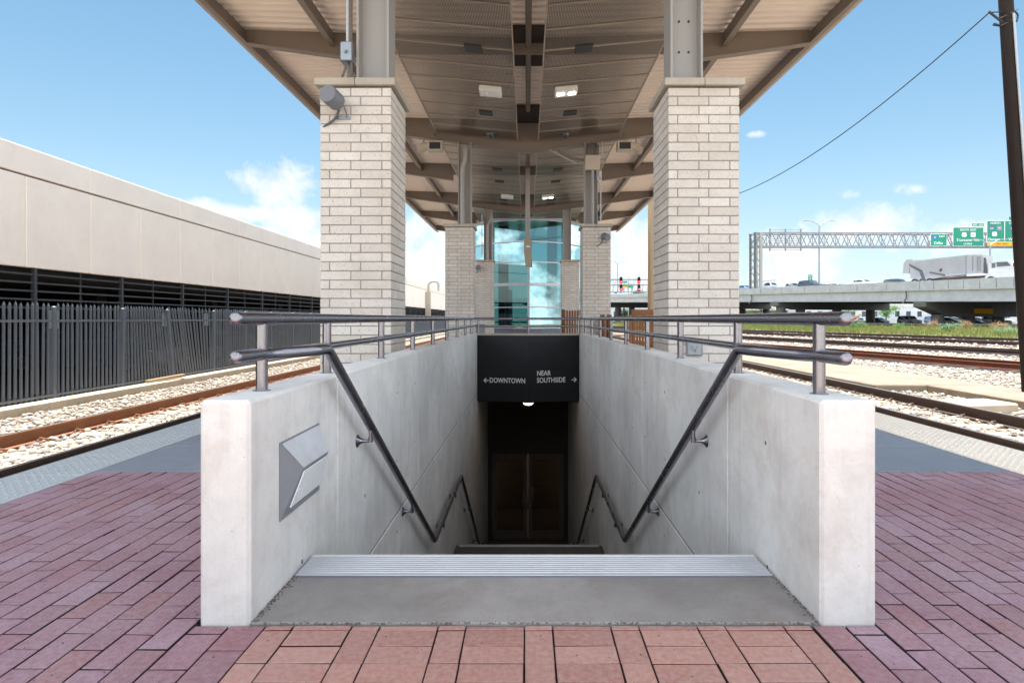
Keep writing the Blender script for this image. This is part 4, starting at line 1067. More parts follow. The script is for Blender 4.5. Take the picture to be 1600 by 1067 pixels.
# ================================================================== vehicles
def frustum_car(kind, L, wd):
    """stations: x, sill z, belt z, belt half width, roof z, roof half width"""
    w = wd/2
    if kind == 'sedan':
        st = [(-.50, .40, .62, .72, .62, .70), (-.48, .28, .88, .9, .90, .80), (-.33, .22, .93, .99, .97, .78), (-.19, .2, .95, 1, 1.40, .70), (.02, .2, .94, 1, 1.45, .70), (.12, .2, .93, 1, 1.36, .72), (.25, .2, .91, .99, .95, .82), (.42, .24, .80, .94, .82, .80), (.485, .3, .66, .85, .67, .75), (.50, .38, .55, .72, .55, .7)]
    elif kind == 'suv':
        st = [(-.50, .45, .75, .78, .78, .76), (-.485, .32, 1.02, .94, 1.08, .80), (-.43, .26, 1.04, .99, 1.70, .74), (-.20, .26, 1.04, 1, 1.78, .74), (.05, .26, 1.03, 1, 1.76, .75), (.13, .26, 1.02, 1, 1.66, .76), (.24, .26, 1.0, .99, 1.06, .84), (.42, .28, .94, .95, .97, .82), (.485, .34, .82, .88, .84, .78), (.50, .42, .66, .76, .66, .74)]
    else:
        st = [(-.50, .5, .98, .94, .99, .93), (-.48, .42, 1.02, .99, 1.03, .97), (-.12, .34, 1.04, 1, 1.05, .98), (-.10, .34, 1.06, 1, 1.72, .74), (.02, .34, 1.06, 1, 1.82, .74), (.11, .34, 1.05, 1, 1.74, .75), (.22, .34, 1.04, .99, 1.10, .84), (.42, .38, 1.0, .95, 1.02, .82), (.485, .42, .86, .9, .88, .8), (.50, .48, .7, .8, .7, .76)]
    vs = []; fs = []
    for (x, s_, b, bw, r, rw) in st:
        X = x*L; vs += [(X, -bw*w*.93, s_), (X, -bw*w, (s_+b)/2), (X, -bw*w*.97, b), (X, -rw*w, r), (X, -rw*w*.6, r+.03), (X, rw*w*.6, r+.03), (X, rw*w, r), (X, bw*w*.97, b), (X, bw*w, (s_+b)/2), (X, bw*w*.93, s_)]
    n = 10
    for i in range(len(st)-1):
        for j in range(n): fs.append((i*n+j, i*n+(j+1) % n, (i+1)*n+(j+1) % n, (i+1)*n+j))
    fs.append(list(range(n))); fs.append([(len(st)-1)*n+j for j in range(n)][::-1])
    g_v = []; g_f = []
    def quad(p):
        o = len(g_v); g_v.extend(p); g_f.append([o+i for i in range(len(p))])
    cab = [i for i, s_ in enumerate(st) if s_[4]-s_[2] > .3]
    i0, i1 = cab[0], cab[-1]
    for sg in (-1, 1):
        lo = []; hi = []
        for i in range(i0, i1+1):
            x, s_, b, bw, r, rw = st[i]
            f = .10; lo.append(Vector((x*L, sg*w*(bw*.97*(1-f)+rw*f+.012), b+(r-b)*f))); f = .84; hi.append(Vector((x*L, sg*w*(bw*.97*(1-f)+rw*f+.012), b+(r-b)*f)))
        ext = Vector(((st[i1+1][0]-st[i1][0])*L*.55, 0, -.0)); lo.append(lo[-1]+ext)
        quad(lo+hi[::-1])
    for a, b in ((i1, i1+1), (i0, i0-1)):
        xa, _, ba, bwa, ra, rwa = st[a]; xb, _, bb, bwb, rb, rwb = st[b]
        def P(f, y): return Vector((xa*L+(xb-xa)*L*f, y*w*(rwa*(1-f)+rwb*f), ra+.03+(rb-ra)*f+.012))
        d = Vector((.015 if b > a else -.015, 0, 0))
        quad([P(.12, -.86)+d, P(.12, .86)+d, P(.88, .88)+d, P(.88, -.88)+d])
    return vs, fs, g_v, g_f, st
def car(kind, pos, ang, pname, label, group, L=4.7, wd=1.85, lights=True, rack=False):
    root = thing('car' if kind != 'pickup' else 'pickup_truck', pos, label, {'sedan': 'car', 'suv': 'car', 'pickup': 'pickup truck'}[kind], group)
    Mx = Matrix.Translation(pos) @ Matrix.Rotation(ang, 4, 'Z'); T = lambda q: [Mx @ Vector(v) for v in q]
    vs, fs, gv, gf, st = frustum_car(kind, L, wd)
    mb = MB(); mb.add(T(vs), fs); mb.build('body', PAINT[pname], root, 40)
    mb = MB(); mb.add(T(gv), gf); mb.build('window', M['carglass'], root, 0)
    for x in (-.31*L, .31*L):
        for sg in (-1, 1):
            mb = MB(); r = .33 if kind == 'sedan' else .38
            mb.tube(T([(x, sg*(wd/2-.2), r), (x, sg*(wd/2+.01), r)]), r, 16); o = mb.build('wheel', M['rubber'], root)
            m2 = MB(); m2.tube(T([(x, sg*(wd/2), r), (x, sg*(wd/2+.02), r)]), r*.6, 12); m2.build('rim', M['galv'], o)
    for sg in (-1, 1):
        h = st[-2][2]-.02
        mb = MB(); a = T([(L*.455, sg*wd*.27, h-.08), (L*.455, sg*wd*.42, h-.06), (L*.43, sg*wd*.455, h+.03), (L*.46, sg*wd*.27, h+.03)]); mb.slab(a, Mx.to_3x3() @ Vector((.1, 0, 0))); mb.build('headlight', M['lens'], root, 0)
        mb = MB(); a = T([(-L*.48, sg*wd*.3, h), (-L*.48, sg*wd*.43, h), (-L*.47, sg*wd*.43, h+.16), (-L*.47, sg*wd*.3, h+.16)]); mb.slab(a, Mx.to_3x3() @ Vector((-.07, 0, 0))); mb.build('tail_light', M['red'], root, 0)
    if rack:
        mb = MB()
        for x in (-2.3, .3):
            for sg in (-1, 1): mb.bar(*T([(x, sg*.8, 1.0), (x, sg*.8, 2.15)]), .05)
        for sg in (-1, 1): mb.bar(*T([(-2.6, sg*.8, 2.15), (2.0, sg*.8, 2.15)]), .06)
        mb.build('ladder_rack', M['galv'], root, 0)
    return root

# ================================================================== elevated freeway
U = Vector((-.436, .900, 0)); N = Vector((.900, .436, 0)); FS = 1.40; P0 = Vector((45.5, 55.6, 0))*FS
def FP(t, s=0.0, z=0.0):
    p = P0+Vector((-14.5*t, 29.93*t, 0))*FS+N*s; p.z = z; return p
def ftop(t): return EYE+(3.9+.40*t)*FS
def fbot(t): return EYE+(1.62+.78*t)*FS
def fpar(t): return ftop(t)-(.96-.22*t)*FS     # underside of the parapet band
def froad(t): return ftop(t)-.45
def fhit(px, s):
    """where the sight line through px meets the vertical plane s metres inside the parapet"""
    k = (px-823)/F; q = FP(0, s); d = FP(1, s)-q       # (q.x+d.x t +.03) = k (q.y+d.y t)
    return (k*q.y-q.x+CX)/(d.x-k*d.y)
fwy = thing('elevated_freeway', FP(0, 0, 0), 'long grey concrete elevated freeway crossing behind the tracks', 'elevated freeway')
TS = [-1.6, -.8, 0, .257, .9, 1.8, 2.7, 3.6, 5]
def sweep(sec, name, mat, ts=TS, sm=0):
    mb = MB(); rows = []
    for t in ts: rows.append([FP(t, s, z) for s, z in sec(t)])
    n = len(rows[0]); vs = [v for r in rows for v in r]
    fs = [(i*n+j, i*n+(j+1) % n, (i+1)*n+(j+1) % n, (i+1)*n+j) for i in range(len(ts)-1) for j in range(n)]
    fs += [list(range(n))[::-1], [(len(ts)-1)*n+j for j in range(n)]]
    mb.add(vs, fs); return mb.build(name, mat, fwy, sm)
for a, b in zip(TS, TS[1:]):
    m = 6; sub = [a+(b-a)*i/m for i in range(m+1)]
    for c, d in zip(sub, sub[1:]):
        sweep(lambda t: [(-.05, fpar(t)), (-.05, ftop(t)), (.18, ftop(t)), (.4, fpar(t)+.1), (.4, fpar(t))], 'parapet', M['fwy'], [c+.001, d-.001])
sweep(lambda t: [(-.04, fpar(t)-.16), (-.04, fpar(t)-.003), (34, fpar(t)-.003), (34, fpar(t)-.16)], 'deck_slab', M['fwy'])
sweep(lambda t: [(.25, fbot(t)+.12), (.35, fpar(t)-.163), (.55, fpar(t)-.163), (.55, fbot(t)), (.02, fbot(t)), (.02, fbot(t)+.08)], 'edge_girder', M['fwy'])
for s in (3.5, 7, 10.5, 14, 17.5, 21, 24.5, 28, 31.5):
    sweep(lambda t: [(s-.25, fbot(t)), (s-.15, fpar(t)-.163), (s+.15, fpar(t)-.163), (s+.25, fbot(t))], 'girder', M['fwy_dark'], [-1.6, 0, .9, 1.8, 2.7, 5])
sweep(lambda t: [(33.7, fpar(t)), (33.7, ftop(t)), (34, ftop(t)), (34, fpar(t))], 'far_parapet', M['fwy'])
LOT = -.12
for t, cols, dep in ((.257, (3.2, 9.0, 15, 21), 1.6), (.83, (1.2, 5, 12.5, 20), 1.0), (1.5, (3, 10, 17, 23), 1.0), (2.2, (6, 9.5, 17, 23), 1.0), (-.6, (3, 10, 17), 1.5), (3.2, (3, 10, 17), 1.0)):
    zb = fbot(t)-.004; dep *= FS
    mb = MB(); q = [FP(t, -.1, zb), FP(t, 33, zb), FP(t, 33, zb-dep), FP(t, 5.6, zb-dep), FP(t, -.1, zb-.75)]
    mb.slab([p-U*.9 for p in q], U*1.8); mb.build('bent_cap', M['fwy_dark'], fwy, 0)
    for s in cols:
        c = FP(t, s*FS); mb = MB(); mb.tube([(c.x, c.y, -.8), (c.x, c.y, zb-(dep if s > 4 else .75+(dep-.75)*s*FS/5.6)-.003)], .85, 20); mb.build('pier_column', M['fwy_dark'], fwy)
a, b = W(1522, 490, 92), W(1552, 482, 92)
mb = MB(); mb.box(a.x, b.x, 92, 92.08, a.z, b.z, .02); root = thing('warning_board', (a.x, 92, a.z), 'faded orange warning board hanging under the freeway bent', 'sign board'); mb.build('board', M['yellow'], root)
mb = MB()
for x in (a.x+.4, b.x-.4): mb.bar((x, 92.1, a.z), (x, 92.1, fbot(0)), .08)
mb.build('hanger', M['cable'], root, 0)
for t0, dx in ((.30, .4), (.95, -.2)):
    mb = MB(); p = FP(t0, -.08, fpar(t0)-.2); mb.tube(fillet([p, p+Vector((.14, 0, -1.0)), p+Vector((-.4, 0, -1.7)), FP(t0, -.05, fbot(t0))+Vector((-.5, 0, -.3))], .4, 4), .10, 8)
    mb.build('drain_pipe', M['cable'], fwy)
# road and lot beneath, weedy bank in front
mb = MB(); mb.add([FP(-3, -2, LOT), FP(6, -2, LOT), FP(6, 260, LOT), FP(-3, 260, LOT)], [(0, 1, 2, 3)])
mb.add([FP(-3, -2, LOT), FP(6, -2, LOT), FP(6, -2, -1), FP(-3, -2, -1)], [(3, 2, 1, 0)]); struct(mb, 'parking_lot', M['asphalt'], 0)
bank_q = [Vector((52, 8, -.56)), Vector((38.9, 40, -.5)), Vector((30.6, 76, -.45)), Vector((14.5, 145, -.4))]
bank_b = [FP(-2.2, -1.9, LOT-.01), FP(-.3, -1.9, LOT-.01), FP(.95, -1.9, LOT-.01), FP(2.9, -1.9, LOT-.01)]
mb = MB(); mb.add(bank_q+bank_b, [(0, 4, 5, 1), (1, 5, 6, 2), (2, 6, 7, 3)]); struct(mb, 'grass_bank', M['turf'], 0)
def bank_pt(u, v):
    i = min(2, int(u*3)); f = u*3-i
    a = bank_q[i].lerp(bank_q[i+1], f); b = bank_b[i].lerp(bank_b[i+1], f); return a.lerp(b, v)
mb = MB(); rg = random.Random(5)
for k in range(42000):
    u = rg.random()**.8*.80+.1; v = rg.random(); p = bank_pt(u, v); h = rg.uniform(.15, .5)*(1.5 if rg.random() < .06 else 1); w = rg.uniform(.02, .05)
    a = rg.uniform(0, PI); dx, dy = math.cos(a)*w, math.sin(a)*w; lx, ly = rg.gauss(0, .12), rg.gauss(0, .12)
    mb.add([(p.x-dx, p.y-dy, p.z-.03), (p.x+dx, p.y+dy, p.z-.03), (p.x+lx, p.y+ly, p.z+h)], [(0, 1, 2)])
tag(mb.build('grass', M['grass'], None, 0), kind='stuff')

# traffic
FC = math.atan2(-U.y, -U.x)
def on_fwy(px, s):
    s = s*1.2; t = fhit(px, s); return FP(t, s, froad(t)), t
TR = 'traffic on the freeway'
for kind, px, s, pn, lab, kw in (
    ('sedan', 1163, 4.5, 'blue', 'blue car on the freeway, beside the foot of the sign gantry', {}),
    ('pickup', 1203, 4.5, 'white', 'white pickup truck with a ladder rack on the freeway, just past the gantry post', dict(rack=True, L=5.6, wd=2.0)),
    ('suv', 1245, 8.5, 'white', 'white car on the freeway close behind the dark blue one', {}),
    ('suv', 1267, 4.5, 'navy', 'dark blue boxy car on the freeway below the small green exit sign', {}),
    ('sedan', 1290, 13, 'maroon', 'maroon car on the far lanes of the freeway under the light pole', {}),
    ('suv', 1308, 16, 'white', 'white van shaped car on the far lanes of the freeway', {}),
    ('sedan', 1346, 4.5, 'white', 'white sedan alone on the near lane of the freeway', dict(L=5.0)),
    ('suv', 1403, 12, 'navy', 'dark car on the freeway just behind the tail of the dump trailer', {}),
    ('sedan', 1414, 16, 'white', 'white car half hidden by the tail of the dump trailer', {}),
    ('sedan', 966, 4.5, 'silver', 'silver car on the freeway seen through the gap below the rail signals', {}),
    ('suv', 1000, 9, 'black', 'black car on the freeway seen through the gap below the rail signals', {})):
    p, t = on_fwy(px, s); car(kind, p, FC, pn, lab, TR, **kw)
PK = 'cars parked beneath the freeway'
for kind, px, d, pn, lab in (('suv', 1421, 84, 'white', 'white car parked under the freeway beside the pale round column'), ('sedan', 1481, 80, 'silver', 'silver car parked beneath the freeway, left of a white one'),
    ('suv', 1503, 84, 'white', 'white car parked beneath the freeway between a silver and a grey car'), ('sedan', 1522, 80, 'grey', 'grey sedan parked beneath the freeway'), ('suv', 1560, 78, 'white', 'white boxy car parked beneath the freeway nearest the dark pole'),
    ('sedan', 1372, 92, 'black', 'black car parked beneath the freeway between two dark columns'), ('suv', 1460, 96, 'blue', 'blue car parked deep beneath the freeway'), ('sedan', 1545, 92, 'navy', 'navy car parked deep beneath the freeway'), ('sedan', 1350, 98, 'silver', 'silver car parked far beneath the freeway behind the railing end')):
    p = W(px, 500, d*FS); car(kind, Vector((p.x, p.y, LOT+.004)), rg.uniform(-.4, .3)+FC, pn, lab, PK)
GK = 'cars parked inside the garage'
for y, pn, lab, k in ((17.7, 'navy', 'dim dark blue car parked in the garage behind the upright fence bays', 'sedan'), (22.6, 'black', 'dim black car parked in the garage behind the leaning fence bay', 'suv'), (27.5, 'maroon', 'dim maroon car parked in the garage seen over the end of the handrail', 'sedan')):
    car(k, Vector((GX-2.6, y, -.496)), 0.0, pn, lab, GK)

# dump trailer and tractor, laid out on a vertical plane inside the parapet
SD = 3.2
def TP(px, py, s=SD):
    t = fhit(px, s); p = FP(t, s); p.z = EYE+(498-py)*p.y/F; return p
def tpx(cx, cy): return (1400+cx/8.0, 380+cy/8.0)
tr = thing('dump_trailer', TP(1440, 441), 'scuffed white dump trailer with a sloped tail and dark side ram on the freeway', 'truck trailer')
def tslab(pts, name, mat, parent, s=SD, w=2.5, sm=0):
    mb = MB(); mb.slab([TP(*tpx(*q), s) for q in pts], N*w); return mb.build(name, mat, parent, sm)
tslab([(225, 222), (900, 146), (1085, 150), (1085, 372), (870, 392), (600, 420), (360, 462), (330, 470), (180, 440), (165, 268)], 'body', M['trailer'], tr)
tslab([(868, 152), (876, 152), (876, 388), (868, 389)], 'rib', M['galv'], tr, SD-.06, .055)
for a in range(1, 7):
    f = a/7; tslab([(235+a*4, 222+f*215), (865, 150+f*240), (865, 153+f*240), (235+a*4, 226+f*215)], 'seam', M['galv'], tr, SD-.03, .025)
tslab([(905, 132), (1135, 122), (1135, 136), (905, 150)], 'tarp_roll', M['truck_white'], tr, SD+.2, .5)
tslab([(95, 255), (135, 205), (205, 205), (215, 260), (165, 268), (165, 380), (82, 378)], 'tailgate', M['trailer'], tr, SD+.1, 2.3)
tslab([(165, 258), (320, 340), (365, 465), (325, 455), (290, 355), (170, 285)], 'side_ram', M['cable'], tr, SD-.12, .10)
tslab([(415, 358), (610, 392), (605, 412), (415, 372)], 'side_bar', M['cable'], tr, SD-.12, .10)
tslab([(540, 330), (570, 312), (570, 345), (545, 358)], 'latch', M['dirty'], tr, SD-.10, .08)
tslab([(250, 480), (1060, 385), (1060, 430), (250, 520)], 'chassis', M['dirty'], tr, SD+.7, 1.1)
tslab([(880, 386), (1070, 372), (1130, 380), (1130, 402), (880, 415)], 'front_skirt', M['truck_white'], tr, SD-.05, .2)
for px in (950, 1010, 1040):
    tslab([(px, 170), (px+9, 169), (px+9, 350), (px, 352)], 'ladder_rail', M['galv'], tr, SD-.09, .05)
def twheel(cx, cy, parent, s=SD, r=.5):
    p = TP(*tpx(cx, cy), s); p.z = min(p.z, froad(fhit(tpx(cx, cy)[0], s))+r)
    for q in (0, 2.0):
        a = p+N*q; mb = MB(); mb.tube([a-N*.02, a+N*.45], r, 18); w_ = mb.build('wheel', M['rubber'], parent); m2 = MB(); m2.tube([a-N*.04, a-N*.021], r*.55, 12); m2.build('rim', M['galv'], w_)
for cx in (230, 330, 420): twheel(cx, 480, tr)
cab = thing('truck_tractor', TP(1575, 430), 'white truck tractor with a sloped hood pulling the dump trailer', 'truck')
tslab([(1155, 245), (1215, 235), (1240, 222), (1400, 210), (1440, 240), (1455, 290), (1560, 310), (1590, 345), (1590, 430), (1155, 430)], 'cab', M['truck_white'], cab, SD+.15, 2.2)
tslab([(1195, 250), (1240, 246), (1240, 305), (1195, 312)], 'side_window', M['carglass'], cab, SD+.10, .045)
tslab([(1252, 240), (1390, 232), (1432, 282), (1262, 295)], 'windscreen', M['carglass'], cab, SD+.10, .045)
tslab([(1350, 375), (1395, 372), (1395, 398), (1350, 402)], 'headlight', M['lens'], cab, SD+.10, .045)
tslab([(1260, 312), (1480, 330), (1555, 380), (1545, 420), (1300, 424)], 'fender', PAINT['white'], cab, SD+.05, .095)
for cx in (1110, 1120):
    pass
tslab([(1100, 180), (1118, 186), (1135, 350), (1120, 410), (1108, 410)], 'exhaust_stack', M['cable'], cab, SD+.3, .2)
tslab([(1460, 250), (1475, 250), (1480, 290), (1462, 290)], 'mirror', M['dark'], cab, SD-.2, .2)
for cx in (1180, 1500): twheel(cx, 460, cab)

# ================================================================== sign gantry
GD = 85.5*FS
gan = thing('sign_gantry', W(1181, 457, GD), 'grey steel lattice sign gantry standing at the edge of the freeway', 'sign gantry')
zt, zb_ = W(0, 365.5, GD).z, W(0, 386, GD).z
xs0, xs1 = W(1176, 0, GD).x, W(1640, 0, GD).x
mb = MB()
for y in (GD-1.2, GD+1.2):
    for z in (zt, zb_): mb.bar((xs0-.3, y, z), (xs1, y, z), .24)
mb.build('chord', M['gantry'], gan, 0)
nb = 26; mb = MB()
for i in range(nb):
    x0 = xs0+(xs1-xs0)*i/nb; x1 = xs0+(xs1-xs0)*(i+1)/nb; xm = (x0+x1)/2
    for y in (GD-1.2, GD+1.2):
        mb.bar((x0, y, zb_), (xm, y, zt), .13); mb.bar((xm, y, zt), (x1, y, zb_), .13)
    for z in (zt, zb_): mb.bar((x0, GD-1.2, z), (x1, GD+1.2, z), .09)
    mb.bar((x0, GD-1.2, zb_), (x0, GD-1.2, zt), .10)
mb.build('lattice', M['gantry'], gan, 0)
zp = W(0, 458, GD).z
for x, m in ((xs0, M['cable']), (W(1185, 0, GD).x, M['col'])):
    for y in (GD-1.2, GD+1.2):
        mb = MB(); mb.tube([(x, y, zp), (x, y, zt+.1)], (.34 if m is M['col'] else .24), 10); mb.build('leg', m, gan)
mb = MB(); xr = W(1185, 0, GD).x; z = zp+.3; k = 0
while z < zt-1.4:
    for y in (GD-1.2, GD+1.2): mb.bar((xs0 if k % 2 else xr, y, z), (xr if k % 2 else xs0, y, z+1.4), .13)
    mb.bar((xs0, GD-1.2, z), (xs0, GD+1.2, z+1.4), .10); z += 1.4; k += 1
mb.build('leg_lattice', M['gantry'], gan, 0)
a = W(1170, 470, GD); b = W(1190, 457.5, GD); mb = MB(); mb.box(a.x, b.x+.4, GD-1.9, GD+1.9, a.z, b.z-.02, .05); mb.build('pedestal', M['fwy'], gan)
# bare back of another sign: frame of thin bars
a, b = W(1207, 389, GD), W(1258, 357, GD); mb = MB(); y = GD+1.7
for i in range(12): 
    z = a.z+(b.z-a.z)*i/11; mb.bar((a.x, y, z), (b.x, y, z), .075)
for f in (0.02, .5, .98): x = a.x+(b.x-a.x)*f; mb.bar((x, y-.1, a.z-.25), (x, y-.1, b.z+.15), .2)
mb.build('sign_frame', M['gantry'], gan, 0)
SY = GD-1.7
def ssign(px0, py0, px1, py1, label, tabs=()):
    a, b = W(px0, py1, SY), W(px1, py0, SY)
    root = thing('road_sign', ((a.x+b.x)/2, SY, a.z), label, 'road sign', 'green signs on the gantry')
    mb = MB(); mb.box(a.x-.06, b.x+.06, SY+.0, SY+.06, a.z-.06, b.z+.06, .02); mb.build('border', M['white'], root, 0)
    mb = MB(); mb.box(a.x, b.x, SY-.03, SY-.005, a.z, b.z, .01); mb.build('panel', M['green'], root, 0)
    return root
def st(root, txt, px, py, hpx, mat=None, sx=1.0):
    p = W(px, py, SY-.034); return text_mesh(txt, hpx*SY/F*1.35, mat or M['white'], facing(p), 'lettering', root, .004, bold=.004, sx=sx)
def shield(root, px, py, hpx, kind, txt):
    p = W(px, py, SY-.036); h = hpx*SY/F/2
    if kind == 'interstate': poly = [(-.9, .75), (-.45, .9), (0, .75), (.45, .9), (.9, .75), (1, .1), (.7, -.5), (0, -1), (-.7, -.5), (-1, .1)]
    elif kind == 'us': poly = [(-.95, .8), (-.5, 1), (0, .9), (.5, 1), (.95, .8), (.9, .3), (1.1, -.3), (.8, -.9), (0, -1), (-.8, -.9), (-1.1, -.3), (-.9, .3)]
    else: poly = [(-1, 1), (1, 1), (1, -1), (-1, -1)]
    mb = MB(); mb.prism([(p.x+u*h*1.05, p.z+v*h) for u, v in poly], 'y', p.y-.012, p.y)
    col = {'interstate': M['blue'], 'us': M['white'], 'state': M['white'], 'toll': M['pole_tan']}[kind]
    sh = mb.build('route_shield', col, root, 0)
    if kind == 'interstate':
        mb = MB(); mb.prism([(p.x-.85*h, p.z+.45*h), (p.x+.85*h, p.z+.45*h), (p.x+.85*h, p.z+.72*h), (p.x-.85*h, p.z+.72*h)], 'y', p.y-.018, p.y-.0125); mb.build('shield_band', M['red'], sh, 0)
    if kind == 'toll':
        mb = MB(); mb.prism([(p.x-.6*h, p.z-.5*h), (p.x+.6*h, p.z-.5*h), (p.x+.6*h, p.z+.5*h), (p.x-.6*h, p.z+.5*h)], 'y', p.y-.018, p.y-.0125); mb.build('shield_centre', M['blue'], sh, 0)
    text_mesh(txt, h*(1.0 if len(txt) < 3 else .85), M['white'] if kind in ('interstate', 'toll') else M['black'], facing(Vector((p.x, p.y-.022, p.z-(.15*h if kind == 'interstate' else 0)))), 'route_number', sh, .003, bold=.004, sx=.85)
r = ssign(1454.5, 366, 1479, 384.3, 'small green gantry sign reading EAST Dallas with a blue shield')
shield(r, 1460.5, 370.8, 6.5, 'interstate', '30'); st(r, 'EAST', 1472, 369.6, 3.0); st(r, 'Dallas', 1466.3, 379.8, 4.3)
r = ssign(1489.5, 355.6, 1536.3, 384.3, 'wide green gantry sign reading SOUTH EAST and E Lancaster Ave')
a, b = W(1518.5, 354.4, SY), W(1537, 349, SY)
mb = MB(); mb.box(a.x-.05, b.x+.05, SY, SY+.05, a.z+.07, b.z+.05, .01); tb = mb.build('tab_border', M['white'], r, 0)
mb = MB(); mb.box(a.x, b.x, SY-.03, SY-.003, a.z+.1, b.z, .01); mb.build('exit_tab', M['green'], tb, 0)
st(r, 'EXIT  15 B', 1527.8, 351.6, 3.0, None, .85); st(r, 'SOUTH  EAST', 1512.8, 359.4, 3.1)
shield(r, 1506.5, 366.8, 7, 'us', '287'); shield(r, 1520.5, 366.8, 7, 'state', '180'); st(r, 'E Lancaster Ave', 1512.5, 375.2, 4.2, None, .95); st(r, '1/2 MILE', 1512, 381.2, 2.8)
r = ssign(1542.5, 345.6, 1650, 377.6, 'tall green gantry sign reading NORTH and Denton with a yellow EXIT ONLY strip')
a, b = W(1542.5, 384.6, SY), W(1650, 378.3, SY)
mb = MB(); mb.box(a.x, b.x, SY-.03, SY-.003, a.z, b.z, .01); mb.build('yellow_strip', M['yellow'], r, 0)
a, b = W(1569, 376.5, SY), W(1570, 346, SY); mb = MB(); mb.box(a.x, b.x, SY-.045, SY-.032, a.z, b.z); mb.build('divider', M['white'], r, 0)
a, b = W(1576.5, 344.6, SY), W(1600, 339, SY); mb = MB(); mb.box(a.x, b.x, SY-.03, SY-.003, a.z+.07, b.z, .01); mb.build('exit_tab', M['green'], r, 0)
st(r, 'NORTH', 1555.5, 348.9, 3.3); shield(r, 1549.5, 356.8, 7.5, 'interstate', '35W'); shield(r, 1561.5, 356.5, 7, 'toll', '280'); shield(r, 1554, 365.8, 7, 'us', '377'); st(r, 'Denton', 1553.5, 374.2, 4.4)
st(r, 'SOUTH', 1584, 348.9, 3.3); shield(r, 1582, 356.8, 7.5, 'interstate', '35W'); st(r, 'Waco', 1583, 374.2, 4.4)
st(r, 'EXIT  ONLY', 1566, 381.4, 2.9, M['black'], .9)
for px in (1551, 1582):
    p = W(px, 381.4, SY-.034); mb = MB(); mb.bar(p+Vector((-.15, 0, -.15)), p+Vector((.15, 0, .15)), .01, .08); mb.bar(p+Vector((.17, 0, .17)), p+Vector((-.05, 0, .15)), .01, .08); mb.bar(p+Vector((.17, 0, .17)), p+Vector((.15, 0, -.05)), .01, .08); mb.build('arrow', M['black'], r, 0)
# small exit sign on the freeway
p = W(1266, 441, 100); t_ = fhit(1266, 13); q = FP(t_, 13, froad(t_))
root = thing('exit_sign', q, 'tiny green exit sign with a white arrow on two posts on the freeway', 'road sign')
sc_ = q.y/F; zc = EYE+(498-434)*sc_; h = 4.6*sc_; w_ = 3.2*sc_
for dx in (-w_*.6, w_*.6):
    mb = MB(); mb.bar((q.x+dx, q.y+.05, q.z), (q.x+dx, q.y+.05, zc+h), .08); mb.build('post', M['galv'], root, 0)
mb = MB(); mb.box(q.x-w_, q.x+w_, q.y-.02, q.y+.0, zc-h, zc+h); mb.build('panel', M['green'], root, 0)
text_mesh('EXIT', h*.62, M['white'], facing(Vector((q.x, q.y-.024, zc+h*.5))), 'lettering', root, .003, bold=.005, sx=.8)
mb = MB(); c = Vector((q.x, q.y-.03, zc-h*.35)); mb.bar(c+Vector((-h*.25, 0, -h*.3)), c+Vector((h*.25, 0, h*.3)), .01, h*.16); mb.bar(c+Vector((h*.27, 0, h*.3)), c+Vector((-h*.1, 0, h*.28)), .01, h*.16); mb.bar(c+Vector((h*.27, 0, h*.3)), c+Vector((h*.25, 0, -h*.08)), .01, h*.16); mb.build('arrow', M['white'], root, 0)
# light poles
def light_pole(px, py, s, label, arm=2.2, d=None):
    if d is None:
        t = fhit(px, s); q = FP(t, s, froad(t))
    else: q = W(px, 500, d); q.z = LOT
    zt = EYE+(498-py)*q.y/F; root = thing('light_pole', q, label, 'light pole', 'light poles along the freeway')
    mb = MB(); mb.tube([q, (q.x, q.y, zt-.9)], [.2, .13], 10); mb.build('pole', M['galv'], root)
    for sg in (-1, 1):
        mb = MB(); e = Vector((q.x+sg*arm, q.y, zt)); mb.tube(fillet([(q.x, q.y, zt-.95), (q.x+sg*arm*.6, q.y, zt-.1), e], .6, 5), .075, 8); mb.build('arm', M['galv'], root)
        mb = MB(); mb.box(*sorted((e.x-sg*.1, e.x+sg*.7)), q.y-.15, q.y+.15, zt-.07, zt+.06, .04); mb.build('lamp_head', M['grey_box'], root)
light_pole(1280, 345, 14, 'tall freeway light pole with two slanting arms behind the lattice gantry', 2.5)
light_pole(1547, 374, 24, 'freeway light pole rising behind the yellow EXIT ONLY strip', 2.3)
light_pole(965, 408, 12, 'distant freeway light pole seen left of the rail signals', 1.6)
light_pole(982, 431, 30, 'short distant light pole seen between the rail signals', 1.0)
